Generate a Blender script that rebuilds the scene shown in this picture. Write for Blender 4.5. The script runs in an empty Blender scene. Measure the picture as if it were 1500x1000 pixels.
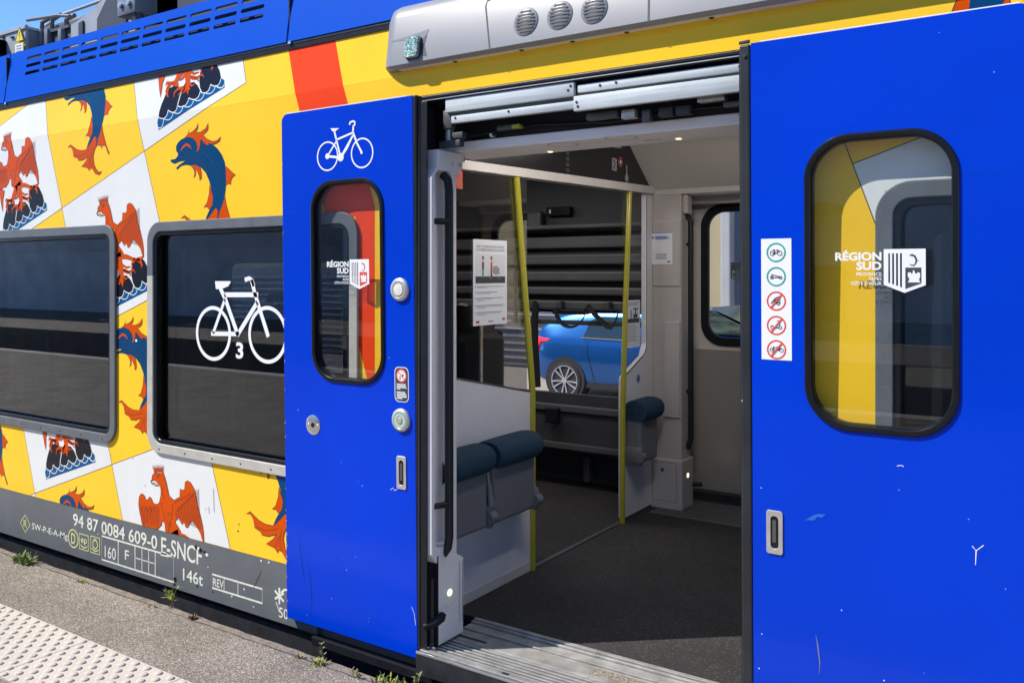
import bpy, bmesh, math, random
from mathutils import Vector, Matrix
from mathutils.geometry import tessellate_polygon
random.seed(7)
scene = bpy.context.scene
COL = scene.collection

# ------------------------------------------------------------ camera
YAW = math.atan2(860, 1283); FPX = 1283.0; CAMY = -2.59; CAMZ = 1.40
cam = bpy.data.objects.new('camera', bpy.data.cameras.new('camera')); COL.objects.link(cam)
cam.location = (0, CAMY, CAMZ)
cam.rotation_euler = (math.radians(90), 0, YAW)
cam.data.sensor_fit = 'HORIZONTAL'; cam.data.sensor_width = 36
cam.data.lens = 36 * FPX / 1500
cam.data.shift_y = -98 / 1500
cam.data.clip_start = 0.05; cam.data.clip_end = 2000
scene.camera = cam

# ------------------------------------------------------------ sky, sun, exposure
SUN_D = Vector((.507, .425, -.75)).normalized()          # the way the light travels
w = bpy.data.worlds.new('World'); scene.world = w; w.use_nodes = True
nt = w.node_tree; nt.nodes.clear()
sky = nt.nodes.new('ShaderNodeTexSky'); sky.sky_type = 'NISHITA'; sky.sun_disc = False
sky.sun_elevation = math.asin(-SUN_D.z); sky.sun_rotation = math.atan2(-SUN_D.x, -SUN_D.y)
sky.air_density = .9; sky.dust_density = 0; sky.ozone_density = 4; sky.altitude = 3200
bg = nt.nodes.new('ShaderNodeBackground'); bg.inputs[1].default_value = .15
wo = nt.nodes.new('ShaderNodeOutputWorld')
hs = nt.nodes.new('ShaderNodeHueSaturation'); hs.inputs['Saturation'].default_value = 1.1
nt.links.new(sky.outputs[0], hs.inputs['Color']); nt.links.new(hs.outputs[0], bg.inputs[0]); nt.links.new(bg.outputs[0], wo.inputs[0])
sl = bpy.data.lights.new('sun', 'SUN'); sl.energy = 3.9; sl.angle = math.radians(.5); sl.color = (1, .95, .88)
so = bpy.data.objects.new('sun', sl); COL.objects.link(so)
so.rotation_euler = SUN_D.to_track_quat('-Z', 'Y').to_euler(); so.location = (-8, -8, 12)
scene.view_settings.view_transform = 'Standard'; scene.view_settings.look = 'None'
scene.view_settings.exposure = .80; scene.view_settings.gamma = 1
scene.render.engine = 'CYCLES'
scene.cycles.max_bounces = 10; scene.cycles.transparent_max_bounces = 24

# ------------------------------------------------------------ materials
def srgb(r, g, b):
    f = lambda c: (c / 255 / 12.92) if c / 255 <= .04045 else ((c / 255 + .055) / 1.055) ** 2.4
    return (f(r), f(g), f(b))
MATS = {}
def mat(name, col, rough=.5, metal=0, coat=0, spec=.5, var=0, vscale=6, bump=0, bscale=80, scratch=0, emit=None, rvar=0, stretch=None, dirt=0, dcol=(.12, .1, .08)):
    m = bpy.data.materials.new(name); m.use_nodes = True; MATS[name] = m
    n = m.node_tree.nodes; l = m.node_tree.links; p = n['Principled BSDF']
    p.inputs['Base Color'].default_value = (*col, 1); p.inputs['Roughness'].default_value = rough
    p.inputs['Metallic'].default_value = metal; p.inputs['Specular IOR Level'].default_value = spec
    p.inputs['Coat Weight'].default_value = coat; p.inputs['Coat Roughness'].default_value = .06
    m.diffuse_color = (*col, 1)
    tc = n.new('ShaderNodeTexCoord'); mp = n.new('ShaderNodeMapping'); l.new(tc.outputs['Object'], mp.inputs[0])
    if stretch: mp.inputs['Scale'].default_value = stretch
    cur = None
    if var:
        a = n.new('ShaderNodeTexNoise'); a.inputs['Scale'].default_value = vscale; a.inputs['Detail'].default_value = 6
        l.new(mp.outputs[0], a.inputs[0])
        r = n.new('ShaderNodeMapRange'); r.inputs[1].default_value = .3; r.inputs[2].default_value = .7
        r.inputs[3].default_value = 1 - var; r.inputs[4].default_value = 1 + var
        l.new(a.outputs[0], r.inputs[0])
        x = n.new('ShaderNodeMix'); x.data_type = 'RGBA'; x.blend_type = 'MULTIPLY'; x.inputs[0].default_value = 1
        x.inputs[6].default_value = (*col, 1); l.new(r.outputs[0], x.inputs[7]); cur = x.outputs[2]
    if dirt:
        a = n.new('ShaderNodeTexNoise'); a.inputs['Scale'].default_value = 9; a.inputs['Detail'].default_value = 9; a.inputs['Roughness'].default_value = .75
        l.new(tc.outputs['Object'], a.inputs[0])
        r = n.new('ShaderNodeMapRange'); r.inputs[1].default_value = .52; r.inputs[2].default_value = .75
        r.inputs[3].default_value = 0; r.inputs[4].default_value = dirt
        l.new(a.outputs[0], r.inputs[0])
        x = n.new('ShaderNodeMix'); x.data_type = 'RGBA'; l.new(r.outputs[0], x.inputs[0])
        if cur: l.new(cur, x.inputs[6])
        else: x.inputs[6].default_value = (*col, 1)
        x.inputs[7].default_value = (*dcol, 1); cur = x.outputs[2]
    if scratch:                                            # sparse pale chips and specks
        v = n.new('ShaderNodeTexVoronoi'); v.inputs['Scale'].default_value = 16
        dn = n.new('ShaderNodeTexNoise'); dn.inputs['Scale'].default_value = 60
        l.new(tc.outputs['Object'], dn.inputs[0])
        add = n.new('ShaderNodeVectorMath'); add.operation = 'MULTIPLY_ADD'; add.inputs[1].default_value = (.02, .02, .02)
        l.new(dn.outputs['Color'], add.inputs[0]); l.new(tc.outputs['Object'], add.inputs[2]); l.new(add.outputs[0], v.inputs[0])
        c = n.new('ShaderNodeMath'); c.operation = 'LESS_THAN'; c.inputs[1].default_value = .035; l.new(v.outputs['Distance'], c.inputs[0])
        sp = n.new('ShaderNodeSeparateColor'); l.new(v.outputs['Color'], sp.inputs[0])
        c2 = n.new('ShaderNodeMath'); c2.operation = 'LESS_THAN'; c2.inputs[1].default_value = scratch; l.new(sp.outputs[0], c2.inputs[0])
        mu = n.new('ShaderNodeMath'); mu.operation = 'MULTIPLY'; l.new(c.outputs[0], mu.inputs[0]); l.new(c2.outputs[0], mu.inputs[1])
        x = n.new('ShaderNodeMix'); x.data_type = 'RGBA'; l.new(mu.outputs[0], x.inputs[0])
        if cur: l.new(cur, x.inputs[6])
        else: x.inputs[6].default_value = (*col, 1)
        x.inputs[7].default_value = (.35, .45, .6, 1); cur = x.outputs[2]
    if cur: l.new(cur, p.inputs['Base Color'])
    if rvar:
        a = n.new('ShaderNodeTexNoise'); a.inputs['Scale'].default_value = 5; a.inputs['Detail'].default_value = 8
        l.new(mp.outputs[0], a.inputs[0])
        r = n.new('ShaderNodeMapRange'); r.inputs[3].default_value = max(0, rough - rvar); r.inputs[4].default_value = rough + rvar
        l.new(a.outputs[0], r.inputs[0]); l.new(r.outputs[0], p.inputs['Roughness'])
    if bump:
        a = n.new('ShaderNodeTexNoise'); a.inputs['Scale'].default_value = bscale; a.inputs['Detail'].default_value = 4
        l.new(mp.outputs[0], a.inputs[0]); b = n.new('ShaderNodeBump'); b.inputs['Strength'].default_value = bump
        b.inputs['Distance'].default_value = .01; l.new(a.outputs[0], b.inputs['Height']); l.new(b.outputs[0], p.inputs['Normal'])
    if emit:
        p.inputs['Emission Color'].default_value = (*emit[0], 1); p.inputs['Emission Strength'].default_value = emit[1]
    return m
def glass(name, tint, refl=1.0, rough=0.0):
    m = bpy.data.materials.new(name); m.use_nodes = True; MATS[name] = m
    n = m.node_tree.nodes; l = m.node_tree.links; n.clear()
    t = n.new('ShaderNodeBsdfTransparent'); t.inputs[0].default_value = (*tint, 1)
    g = n.new('ShaderNodeBsdfGlossy'); g.inputs['Roughness'].default_value = rough
    lw = n.new('ShaderNodeLayerWeight'); pw = n.new('ShaderNodeMath'); pw.operation = 'POWER'; pw.inputs[1].default_value = 5
    l.new(lw.outputs['Facing'], pw.inputs[0])
    f = n.new('ShaderNodeMath'); f.operation = 'MULTIPLY_ADD'; f.inputs[1].default_value = .96; f.inputs[2].default_value = .04; l.new(pw.outputs[0], f.inputs[0])
    mu = n.new('ShaderNodeMath'); mu.operation = 'MULTIPLY'; mu.inputs[1].default_value = refl; mu.use_clamp = True
    x = n.new('ShaderNodeMixShader'); o = n.new('ShaderNodeOutputMaterial')
    l.new(f.outputs[0], mu.inputs[0]); l.new(mu.outputs[0], x.inputs[0]); l.new(t.outputs[0], x.inputs[1]); l.new(g.outputs[0], x.inputs[2]); l.new(x.outputs[0], o.inputs[0])
    return m
blue = mat('blue_door_paint', (.0, .040, .54), .15, coat=0, spec=.17, var=.10, vscale=1.1, scratch=.018, bump=.10, bscale=2.2)
blue_hi = mat('blue_roof_paint', (.0, .075, .53), .5, coat=0, spec=.05, var=.04, vscale=3)
yellow = mat('yellow_livery', (.93, .56, .028), .24, coat=0, spec=.14, var=.035, vscale=3, dirt=.08, dcol=(.45, .30, .06))
white = mat('white_livery', (.72, .72, .69), .24, coat=0, spec=.14, var=.03, vscale=3, dirt=.10, dcol=(.40, .37, .32))
red = mat('red_livery', (.84, .06, .008), .24, coat=0, spec=.14, var=.03)
orange = mat('orange_film', (.60, .072, .001), .24, coat=0, spec=.08, var=.06, vscale=10)
dark_orange = mat('dark_red_line', (.19, .02, .005), .5)
navy = mat('navy_film', (.001, .05, .14), .24, coat=0, spec=.14, var=.04)
black_film = mat('black_film', (.010, .011, .018), .24, coat=0, spec=.14)
outline = mat('black_line', (.02, .02, .022), .5)
wave_blue = mat('wave_blue_film', (.002, .085, .24), .24, coat=0, spec=.14)
skirt_grey = mat('grey_skirt_paint', (.125, .135, .14), .5, var=.1, vscale=5, dirt=.35, dcol=(.07, .065, .06), scratch=.05)
cream_letter = mat('cream_lettering', (.72, .72, .60), .55, var=.15, vscale=40)
lime_letter = mat('pale_yellow_lettering', (.68, .68, .28), .55, var=.15, vscale=40)
frame_grey = mat('grey_rubber_frame', (.11, .12, .13), .5, var=.12, vscale=14, bump=.1, bscale=120)
frame_cream = mat('faded_frame', (.44, .42, .365), .6, var=.1, vscale=14, dirt=.35, dcol=(.25, .22, .18))
rubber = mat('black_rubber', (.012, .013, .017), .42, spec=.2, var=.2, vscale=20, bump=.1, bscale=60)
seal = mat('window_seal_rubber', (.007, .008, .010), .25, spec=.35, var=.3, vscale=8)
post_rubber = mat('grey_black_edge_rubber', (.022, .024, .028), .4, spec=.35, var=.25, vscale=7, rvar=.1, scratch=.08)
glass_body = glass('tinted_window_glass', (.64, .67, .70), 2.2, .012)
glass_haze = glass('haze_pane_glass', (.55, .58, .60), 3.0, .02)  # for an added pane that lightens the middle of the windows
glass_door = glass('clear_door_glass', (.965, .98, .975), 1.0)
glass_part = glass('partition_glass', (.80, .81, .81), 4.2)
glass_far = glass('far_window_glass', (.93, .93, .94), .5)
frit = mat('dark_glass_border', (.012, .016, .022), .3, spec=.2)
white_sticker = mat('white_film', (.80, .81, .82), .45)
pod_grey = mat('pod_grey_paint', (.215, .22, .235), .38, coat=0, var=.04, vscale=5)
pod_under = mat('pod_underside_bounce', (.78, .70, .55), .6)  # bounce light from below is put into this pale beige
alu = mat('aluminium_rail', (.46, .50, .52), .6, metal=.15, var=.14, vscale=9, rvar=.15, stretch=(.5, 3, 9), dirt=.25, dcol=(.2, .2, .2))
alu_floor = mat('ribbed_aluminium', (.47, .46, .44), .42, metal=.6, var=.25, vscale=14, rvar=.15, dirt=.45, dcol=(.12, .11, .1))
steel = mat('brushed_steel', (.52, .48, .43), .30, metal=.55, var=.03, vscale=40, stretch=(.3, 1, 30))
chrome = mat('polished_metal', (.72, .72, .70), .22, metal=.9, var=.08, vscale=12)
satin = mat('satin_metal', (.60, .58, .54), .35, metal=.6, var=.1, vscale=20)
dark_metal = mat('dark_mechanism', (.02, .022, .026), .5, var=.3, vscale=20)
mid_metal = mat('grey_mechanism', (.12, .12, .12), .45, metal=.5)
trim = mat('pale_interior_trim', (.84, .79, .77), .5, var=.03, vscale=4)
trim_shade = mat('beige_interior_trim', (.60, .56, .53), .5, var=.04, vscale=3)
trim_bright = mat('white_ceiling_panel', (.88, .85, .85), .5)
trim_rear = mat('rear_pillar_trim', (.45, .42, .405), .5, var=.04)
panel_white = mat('partition_laminate', (.68, .67, .70), .5, var=.03)
ceil_grey = mat('interior_ceiling_lining', (.20, .19, .185), .6, var=.05)
int_dark = mat('interior_dark_lining', (.045, .047, .052), .6, var=.1)
slat_grey = mat('luggage_slat', (.085, .085, .092), .45, var=.08)
slat_dark = mat('luggage_recess', (.012, .012, .014), .6)
display_black = mat('gloss_black_panel', (.008, .007, .010), .22)
handrail = mat('dark_grey_handrail', (.020, .022, .026), .45, spec=.25)
yel_pole = mat('yellow_grab_pole', (.40, .37, .035), .22, coat=.4, var=.05)
seat_blue = mat('blue_moquette', (.003, .030, .065), .8, var=.25, vscale=60, bump=.35, bscale=220)
seat_grey = mat('grey_seat_shell', (.15, .155, .17), .45, var=.06)
carpet = mat('speckled_floor', (.017, .0155, .0155), .85, var=.55, vscale=190, bump=.25, bscale=260, dirt=.12, dcol=(.09, .08, .07), scratch=.1)
roof_box = mat('grey_roof_equipment', (.36, .38, .40), .45, var=.12, vscale=6, dirt=.3)
roof_dark = mat('dark_roof_equipment', (.045, .048, .06), .5, var=.2)
roof_mid = mat('mid_grey_roof_equipment', (.17, .18, .21), .45, var=.12)
sign_yellow = mat('warning_yellow', (.85, .68, .02), .5)
green_ring = mat('green_ring', (.02, .33, .26), .5)
red_ring = mat('red_ring', (.72, .07, .03), .5)
lamp_on = mat('lit_lamp', (.9, .85, .6), .4, emit=((1, .82, .45), 1.0))
lamp_glass = mat('lamp_lens', (.30, .42, .36), .12, spec=.8, var=.9, vscale=70, bump=1, bscale=130)
paper = mat('paper_sheet', (.74, .75, .79), .55)
grey_print = mat('grey_print', (.30, .30, .32), .6)
dark_print = mat('dark_print', (.05, .05, .055), .6)
skin_print = mat('printed_skin', (.5, .28, .18), .6)
red_print = mat('printed_red', (.55, .1, .07), .6)
green_print = mat('printed_green', (.03, .25, .18), .6)
pink_print = mat('printed_pink', (.45, .03, .12), .6)
blue_print = mat('printed_blue', (.08, .2, .5), .6)
strap_mat = mat('black_webbing', (.008, .008, .009), .8)
car_blue = mat('metallic_car_blue', (.0, .085, .30), .26, metal=.55, coat=1)
tyre_mat = mat('tyre_rubber', (.018, .018, .02), .7)
alloy = mat('alloy_wheel', (.62, .63, .65), .3, metal=.7)
car_glass = mat('car_window', (.02, .04, .05), .05, spec=.9)
windscreen = mat('green_windscreen', (.05, .075, .065), .12, spec=.8, var=.7, vscale=2.5, stretch=(1, 5, 5))
tail_red = mat('tail_lamp_lit', (.6, .01, .01), .2, emit=((1, .03, .05), 1.6))

def speckle(m, base, lo, hi, scale, frac):
    n = m.node_tree.nodes; l = m.node_tree.links; p = n['Principled BSDF']; tc = n.new('ShaderNodeTexCoord'); v = n.new('ShaderNodeTexVoronoi'); v.inputs['Scale'].default_value = scale
    l.new(tc.outputs['Object'], v.inputs[0]); sp = n.new('ShaderNodeSeparateColor'); l.new(v.outputs['Color'], sp.inputs[0]); r = n.new('ShaderNodeValToRGB'); l.new(sp.outputs[0], r.inputs[0]); r.color_ramp.interpolation = 'CONSTANT'
    e = r.color_ramp.elements; e[0].color = (*base, 1); e[1].position = 1 - frac; e[1].color = (*hi, 1); k = e.new(.55); k.color = (*lo, 1)
    b = n.new('ShaderNodeTexNoise'); b.inputs['Scale'].default_value = 2.2; b.inputs['Detail'].default_value = 7; l.new(tc.outputs['Object'], b.inputs[0])
    q = n.new('ShaderNodeMapRange'); q.inputs[1].default_value = .35; q.inputs[2].default_value = .7; q.inputs[3].default_value = .8; q.inputs[4].default_value = 1.5; l.new(b.outputs[0], q.inputs[0])
    x = n.new('ShaderNodeMix'); x.data_type = 'RGBA'; x.blend_type = 'MULTIPLY'; x.inputs[0].default_value = 1; l.new(r.outputs[0], x.inputs[6]); l.new(q.outputs[0], x.inputs[7]); l.new(x.outputs[2], p.inputs['Base Color'])
speckle(carpet, (.013, .0125, .0125), (.021, .0195, .019), (.062, .054, .05), 240, .09)
# ------------------------------------------------------------ object helpers
def link(o, parent=None):
    COL.objects.link(o)
    if parent:
        o.parent = parent
        M = Matrix.Identity(4); q = parent
        o.matrix_parent_inverse = WM(parent).inverted()
    return o
def WM(o):
    m = Matrix.LocRotScale(o.location, o.rotation_euler, o.scale)
    if o.parent: m = WM(o.parent) @ o.matrix_parent_inverse @ m
    return m
def tag(o, label=None, cat=None, group=None, kind=None):
    if label: o['label'] = label
    if cat: o['category'] = cat
    if group: o['group'] = group
    if kind: o['kind'] = kind
    return o
def thing(name, label, cat, loc=(0, 0, 0), group=None):
    o = bpy.data.objects.new(name, None); o.location = loc; o.empty_display_size = .2; COL.objects.link(o)
    return tag(o, label, cat, group)
def ground_origin(o):
    """origin of a top-level mesh to the middle of its base"""
    vs = [v.co for v in o.data.vertices]
    c = Vector(((min(v.x for v in vs) + max(v.x for v in vs)) / 2, (min(v.y for v in vs) + max(v.y for v in vs)) / 2, min(v.z for v in vs)))
    o.data.transform(Matrix.Translation(-c)); o.location = c
    return o
class MB:
    def __init__(s): s.v = []; s.f = []; s.m = []; s.mats = []; s.smooth = []
    def mi(s, m):
        if m not in s.mats: s.mats.append(m)
        return s.mats.index(m)
    def add(s, vs, fs, m, sm=False, M=None):
        b = len(s.v); k = s.mi(m)
        s.v += [tuple(M @ Vector(v)) if M else tuple(v) for v in vs]
        for f in fs: s.f.append([b + i for i in f]); s.m.append(k); s.smooth.append(sm)
        return s
    def box(s, x0, x1, y0, y1, z0, z1, m, bev=0, M=None):
        x0, x1 = min(x0, x1), max(x0, x1); y0, y1 = min(y0, y1), max(y0, y1); z0, z1 = min(z0, z1), max(z0, z1)
        bm = bmesh.new()
        vs = [bm.verts.new(p) for p in [(x0, y0, z0), (x1, y0, z0), (x1, y1, z0), (x0, y1, z0), (x0, y0, z1), (x1, y0, z1), (x1, y1, z1), (x0, y1, z1)]]
        for f in [(0, 3, 2, 1), (4, 5, 6, 7), (0, 1, 5, 4), (1, 2, 6, 5), (2, 3, 7, 6), (3, 0, 4, 7)]: bm.faces.new([vs[i] for i in f])
        if bev: bmesh.ops.bevel(bm, geom=bm.edges[:], offset=bev, segments=2, affect='EDGES', profile=.5)
        bm.verts.index_update()
        s.add([v.co[:] for v in bm.verts], [[v.index for v in f.verts] for f in bm.faces], m, False, M); bm.free()
        return s
    def tube(s, pts, r, m, seg=12, caps=True, flat=1.0):
        pts = [Vector(p) for p in pts]; n = len(pts); vs = []; fs = []
        rr = r if isinstance(r, (list, tuple)) else [r] * n
        up = None
        for i, p in enumerate(pts):
            t = (pts[min(i + 1, n - 1)] - pts[max(i - 1, 0)]).normalized()
            if up is None: up = t.orthogonal().normalized()
            a = (up - t * up.dot(t)).normalized(); b = t.cross(a); up = a
            for k in range(seg):
                th = 2 * math.pi * k / seg
                vs.append(tuple(p + a * math.cos(th) * rr[i] + b * math.sin(th) * rr[i] * flat))
        for i in range(n - 1):
            for k in range(seg): fs.append([i * seg + k, i * seg + (k + 1) % seg, (i + 1) * seg + (k + 1) % seg, (i + 1) * seg + k])
        if caps: fs.append(list(range(seg))[::-1]); fs.append([(n - 1) * seg + k for k in range(seg)])
        return s.add(vs, fs, m, True)
    def lathe(s, prof, m, M, seg=32, sx=1, sy=1):
        """prof: (radius, height) along local z"""
        vs = []; fs = []; n = len(prof)
        for r, h in prof:
            for k in range(seg):
                th = 2 * math.pi * k / seg; vs.append((r * math.cos(th) * sx, r * math.sin(th) * sy, h))
        for i in range(n - 1):
            for k in range(seg): fs.append([i * seg + k, i * seg + (k + 1) % seg, (i + 1) * seg + (k + 1) % seg, (i + 1) * seg + k])
        fs.append([(n - 1) * seg + k for k in range(seg)])
        return s.add(vs, fs, m, True, M)
    def prism(s, poly, a, b, m, M=None, sm=False):
        """poly in local xy from z=a to z=b"""
        n = len(poly); vs = [(x, y, a) for x, y in poly] + [(x, y, b) for x, y in poly]
        tri = tessellate_polygon([[Vector((x, y, 0)) for x, y in poly]])
        area = sum(poly[i][0] * poly[(i + 1) % n][1] - poly[(i + 1) % n][0] * poly[i][1] for i in range(n))
        fs = []
        for t in tri:
            t = list(t); p = [poly[i] for i in t]
            cr = (p[1][0] - p[0][0]) * (p[2][1] - p[0][1]) - (p[2][0] - p[0][0]) * (p[1][1] - p[0][1])
            if cr < 0: t = t[::-1]
            fs.append([i + n for i in t]); fs.append([i for i in t[::-1]])
        for i in range(n):
            j = (i + 1) % n
            fs.append([i, j, j + n, i + n] if area > 0 else [j, i, i + n, j + n])
        return s.add(vs, fs, m, sm, M)
    def flat(s, poly, z, m, M=None):
        n = len(poly); fs = []
        for t in tessellate_polygon([[Vector((x, y, 0)) for x, y in poly]]):
            t = list(t); p = [poly[i] for i in t]
            cr = (p[1][0] - p[0][0]) * (p[2][1] - p[0][1]) - (p[2][0] - p[0][0]) * (p[1][1] - p[0][1])
            fs.append(t if cr > 0 else t[::-1])
        return s.add([(x, y, z) for x, y in poly], fs, m, False, M)
    def ribbon(s, pts, wd, z, m, closed=False, M=None, flat=True, h=0):
        n = len(pts); L = []; R = []
        ww = wd if isinstance(wd, (list, tuple)) else [wd] * n
        for i in range(n):
            if closed: a, b = pts[i - 1], pts[(i + 1) % n]
            else: a, b = pts[max(i - 1, 0)], pts[min(i + 1, n - 1)]
            dx, dy = b[0] - a[0], b[1] - a[1]; q = math.hypot(dx, dy) or 1; dx /= q; dy /= q
            k = ww[i] / 2
            L.append((pts[i][0] - dy * k, pts[i][1] + dx * k, z)); R.append((pts[i][0] + dy * k, pts[i][1] - dx * k, z))
        fs = [[n + i, n + i + 1, i + 1, i] for i in range(n - 1)]
        if closed: fs.append([2 * n - 1, n, 0, n - 1])
        return s.add(L + R, fs, m, False, M)
    def merge(s, me, m, M=None):
        return s.add([v.co[:] for v in me.vertices], [list(p.vertices) for p in me.polygons], m, False, M)
    def mesh(s, name):
        me = bpy.data.meshes.new(name); me.from_pydata(s.v, [], s.f)
        for m in s.mats: me.materials.append(m)
        for i, p in enumerate(me.polygons): p.material_index = s.m[i]; p.use_smooth = s.smooth[i]
        me.update(); return me
    def build(s, name, parent=None):
        o = bpy.data.objects.new(name, s.mesh(name)); link(o, parent)
        if any(s.smooth):
            try:
                o.data.set_sharp_from_angle(angle=math.radians(42))
            except Exception: pass
        return o
def pieces(mb, name, parent, label=None):
    """build what the collector holds so far as one part and empty it"""
    o = mb.build(name, parent)
    if label: o['label'] = label
    mb.__init__(); return o
def rrect(x0, x1, y0, y1, r, seg=10):
    P = []
    for cx, cy, a0 in [(x1 - r, y1 - r, 0), (x0 + r, y1 - r, 90), (x0 + r, y0 + r, 180), (x1 - r, y0 + r, 270)]:
        for k in range(seg + 1):
            a = math.radians(a0 + 90 * k / seg); P.append((cx + r * math.cos(a), cy + r * math.sin(a)))
    return P
def circ(cx, cy, r, n=40, sx=1):
    return [(cx + r * sx * math.cos(2 * math.pi * k / n), cy + r * math.sin(2 * math.pi * k / n)) for k in range(n)]
def shape(loops, depth, bevel=0, cyc=None):
    """filled outline with holes, local z from 0 to depth, as mesh data"""
    cu = bpy.data.curves.new('tmp', 'CURVE'); cu.dimensions = '2D'; cu.fill_mode = 'BOTH'
    cu.extrude = max(depth / 2 - bevel, 0); cu.bevel_depth = bevel; cu.bevel_resolution = 2
    if bevel: cu.offset = -bevel
    for lp in loops:
        sp = cu.splines.new('POLY'); sp.points.add(len(lp) - 1); sp.use_cyclic_u = True
        for i, (x, y) in enumerate(lp): sp.points[i].co = (x, y, 0, 1)
    o = bpy.data.objects.new('tmp', cu); COL.objects.link(o)
    dg = bpy.context.evaluated_depsgraph_get(); dg.update()
    me = bpy.data.meshes.new_from_object(o.evaluated_get(dg)); me.transform(Matrix.Translation((0, 0, depth / 2)))
    bpy.data.objects.remove(o); bpy.data.curves.remove(cu)
    return me
def text_mesh(s, bold=0, mirror=False):
    cu = bpy.data.curves.new('tmp', 'FONT'); cu.body = s; cu.size = 1; cu.offset = bold; cu.resolution_u = 3
    o = bpy.data.objects.new('tmp', cu); COL.objects.link(o)
    dg = bpy.context.evaluated_depsgraph_get(); dg.update()
    me = bpy.data.meshes.new_from_object(o.evaluated_get(dg))
    bpy.data.objects.remove(o); bpy.data.curves.remove(cu)
    xs = [v.co.x for v in me.vertices]; x0, x1 = min(xs), max(xs)
    for v in me.vertices:
        v.co.x = (v.co.x - x0) / (x1 - x0); v.co.y /= .69
    return me                                            # width 0..1, capitals 0..1 high
def put_text(mb, s, x0, x1, y0, h, z, m, M, bold=0, mirror=False):
    me = text_mesh(s, bold)
    T = Matrix(((x1 - x0, 0, 0, x0), (0, h, 0, y0), (0, 0, 1, z), (0, 0, 0, 1)))
    if mirror: T = Matrix(((x0 - x1, 0, 0, x1), (0, h, 0, y0), (0, 0, 1, z), (0, 0, 0, 1)))
    mb.merge(me, m, M @ T)
def frame(o, x, y):
    x = Vector(x).normalized(); y = Vector(y); y = (y - x * y.dot(x)).normalized(); z = x.cross(y); o = Vector(o)
    return Matrix(((x.x, y.x, z.x, o.x), (x.y, y.y, z.y, o.y), (x.z, y.z, z.z, o.z), (0, 0, 0, 1)))
# measuring the place: where a sight line meets a real plane of the train
def ray(px, py):
    u = (px - 750) / FPX; v = (402 - py) / FPX; s, c = math.sin(YAW), math.cos(YAW)
    return Vector((-s + u * c, c + u * s, v))
CP = Vector((0, CAMY, CAMZ))
def hit(M, px, py):
    r = ray(px, py); n = M.to_3x3() @ Vector((0, 0, 1)); o = M.translation
    t = (o - CP).dot(n) / r.dot(n); p = M.inverted() @ (CP + r * t); return (p.x, p.y)
def tracer(M, ox, oy, sc): return lambda x, y: hit(M, ox + x / sc, oy + y / sc)

# planes
WALL = frame((0, 0, 0), (1, 0, 0), (0, 0, 1))                 # outward -Y; local x = X, y = Z
ZC = 2.172; TAN = .132
FACET = frame((0, 0, ZC), (1, 0, 0), (0, TAN, 1))             # leaning upper facet
LT = .0143
LEAF = frame((0, -.031, 0), (1, 0, 0), (0, -LT, 1))           # door leaf outer face
PART = frame((-2.25, 0, 0), (0, 1, 0), (0, 0, 1))             # partition, faces +X; local x = Y
FAR = frame((0, 2.60, 0), (1, 0, 0), (0, 0, 1))

# ------------------------------------------------------------ ground, platform, track
def quadgrid(mb, x0, x1, y0, y1, z, m): mb.box(x0, x1, y0, y1, z - .3, z, m)
asphalt = mat('platform_asphalt', (.17, .155, .135), .9, var=.10, vscale=5, bump=1.0, bscale=170)
n = asphalt.node_tree.nodes; l = asphalt.node_tree.links; p = n['Principled BSDF']
tc = n.new('ShaderNodeTexCoord'); vo = n.new('ShaderNodeTexVoronoi'); vo.inputs['Scale'].default_value = 210
l.new(tc.outputs['Object'], vo.inputs[0])
cr = n.new('ShaderNodeValToRGB'); sp = n.new('ShaderNodeSeparateColor'); l.new(vo.outputs['Color'], sp.inputs[0]); l.new(sp.outputs[0], cr.inputs[0])
e = cr.color_ramp.elements; e[0].position = 0; e[0].color = (.085, .070, .055, 1); e[1].position = 1; e[1].color = (.42, .365, .29, 1)
k = cr.color_ramp.elements.new(.45); k.color = (.175, .15, .12, 1); k = cr.color_ramp.elements.new(.85); k.color = (.25, .215, .17, 1)
big = n.new('ShaderNodeTexNoise'); big.inputs['Scale'].default_value = 3.0; big.inputs['Detail'].default_value = 5; l.new(tc.outputs['Object'], big.inputs[0])
mr = n.new('ShaderNodeMapRange'); mr.inputs[1].default_value = .3; mr.inputs[2].default_value = .7; mr.inputs[3].default_value = .92; mr.inputs[4].default_value = 1.32; l.new(big.outputs[0], mr.inputs[0])
mx = n.new('ShaderNodeMix'); mx.data_type = 'RGBA'; mx.blend_type = 'MULTIPLY'; mx.inputs[0].default_value = 1
l.new(cr.outputs[0], mx.inputs[6]); l.new(mr.outputs[0], mx.inputs[7]); l.new(mx.outputs[2], p.inputs['Base Color'])
bp = [q for q in n if q.type == 'BUMP'][0]; l.new(vo.outputs['Distance'], bp.inputs['Height']); bp.inputs['Strength'].default_value = .8; bp.inputs['Distance'].default_value = .004
coping = mat('coping_concrete', (.20, .165, .13), .9, var=.3, vscale=30, bump=.7, bscale=140, dirt=.4, dcol=(.09, .075, .06))
tactile = mat('white_tactile_paving', (.47, .425, .36), .75, var=.07, vscale=9, dirt=.3, dcol=(.36, .29, .22), bump=.25, bscale=90)
ballast = mat('track_ballast', (.09, .08, .07), .95, var=.6, vscale=30, bump=1, bscale=40)
gravel = mat('parking_ground', (.34, .29, .25), .95, var=.15, vscale=3, bump=.3, bscale=60)
PZ = -.086
mb = MB(); mb.box(-60, 60, -60, 60, -1.35, -1.25, ballast); tag(mb.build('ground'), kind='structure')
mb = MB(); mb.box(-50, 50, -6.3, -.222, -1.3, PZ, asphalt); tag(mb.build('platform'), kind='structure')
mb = MB()
rx = random.Random(3)
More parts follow.
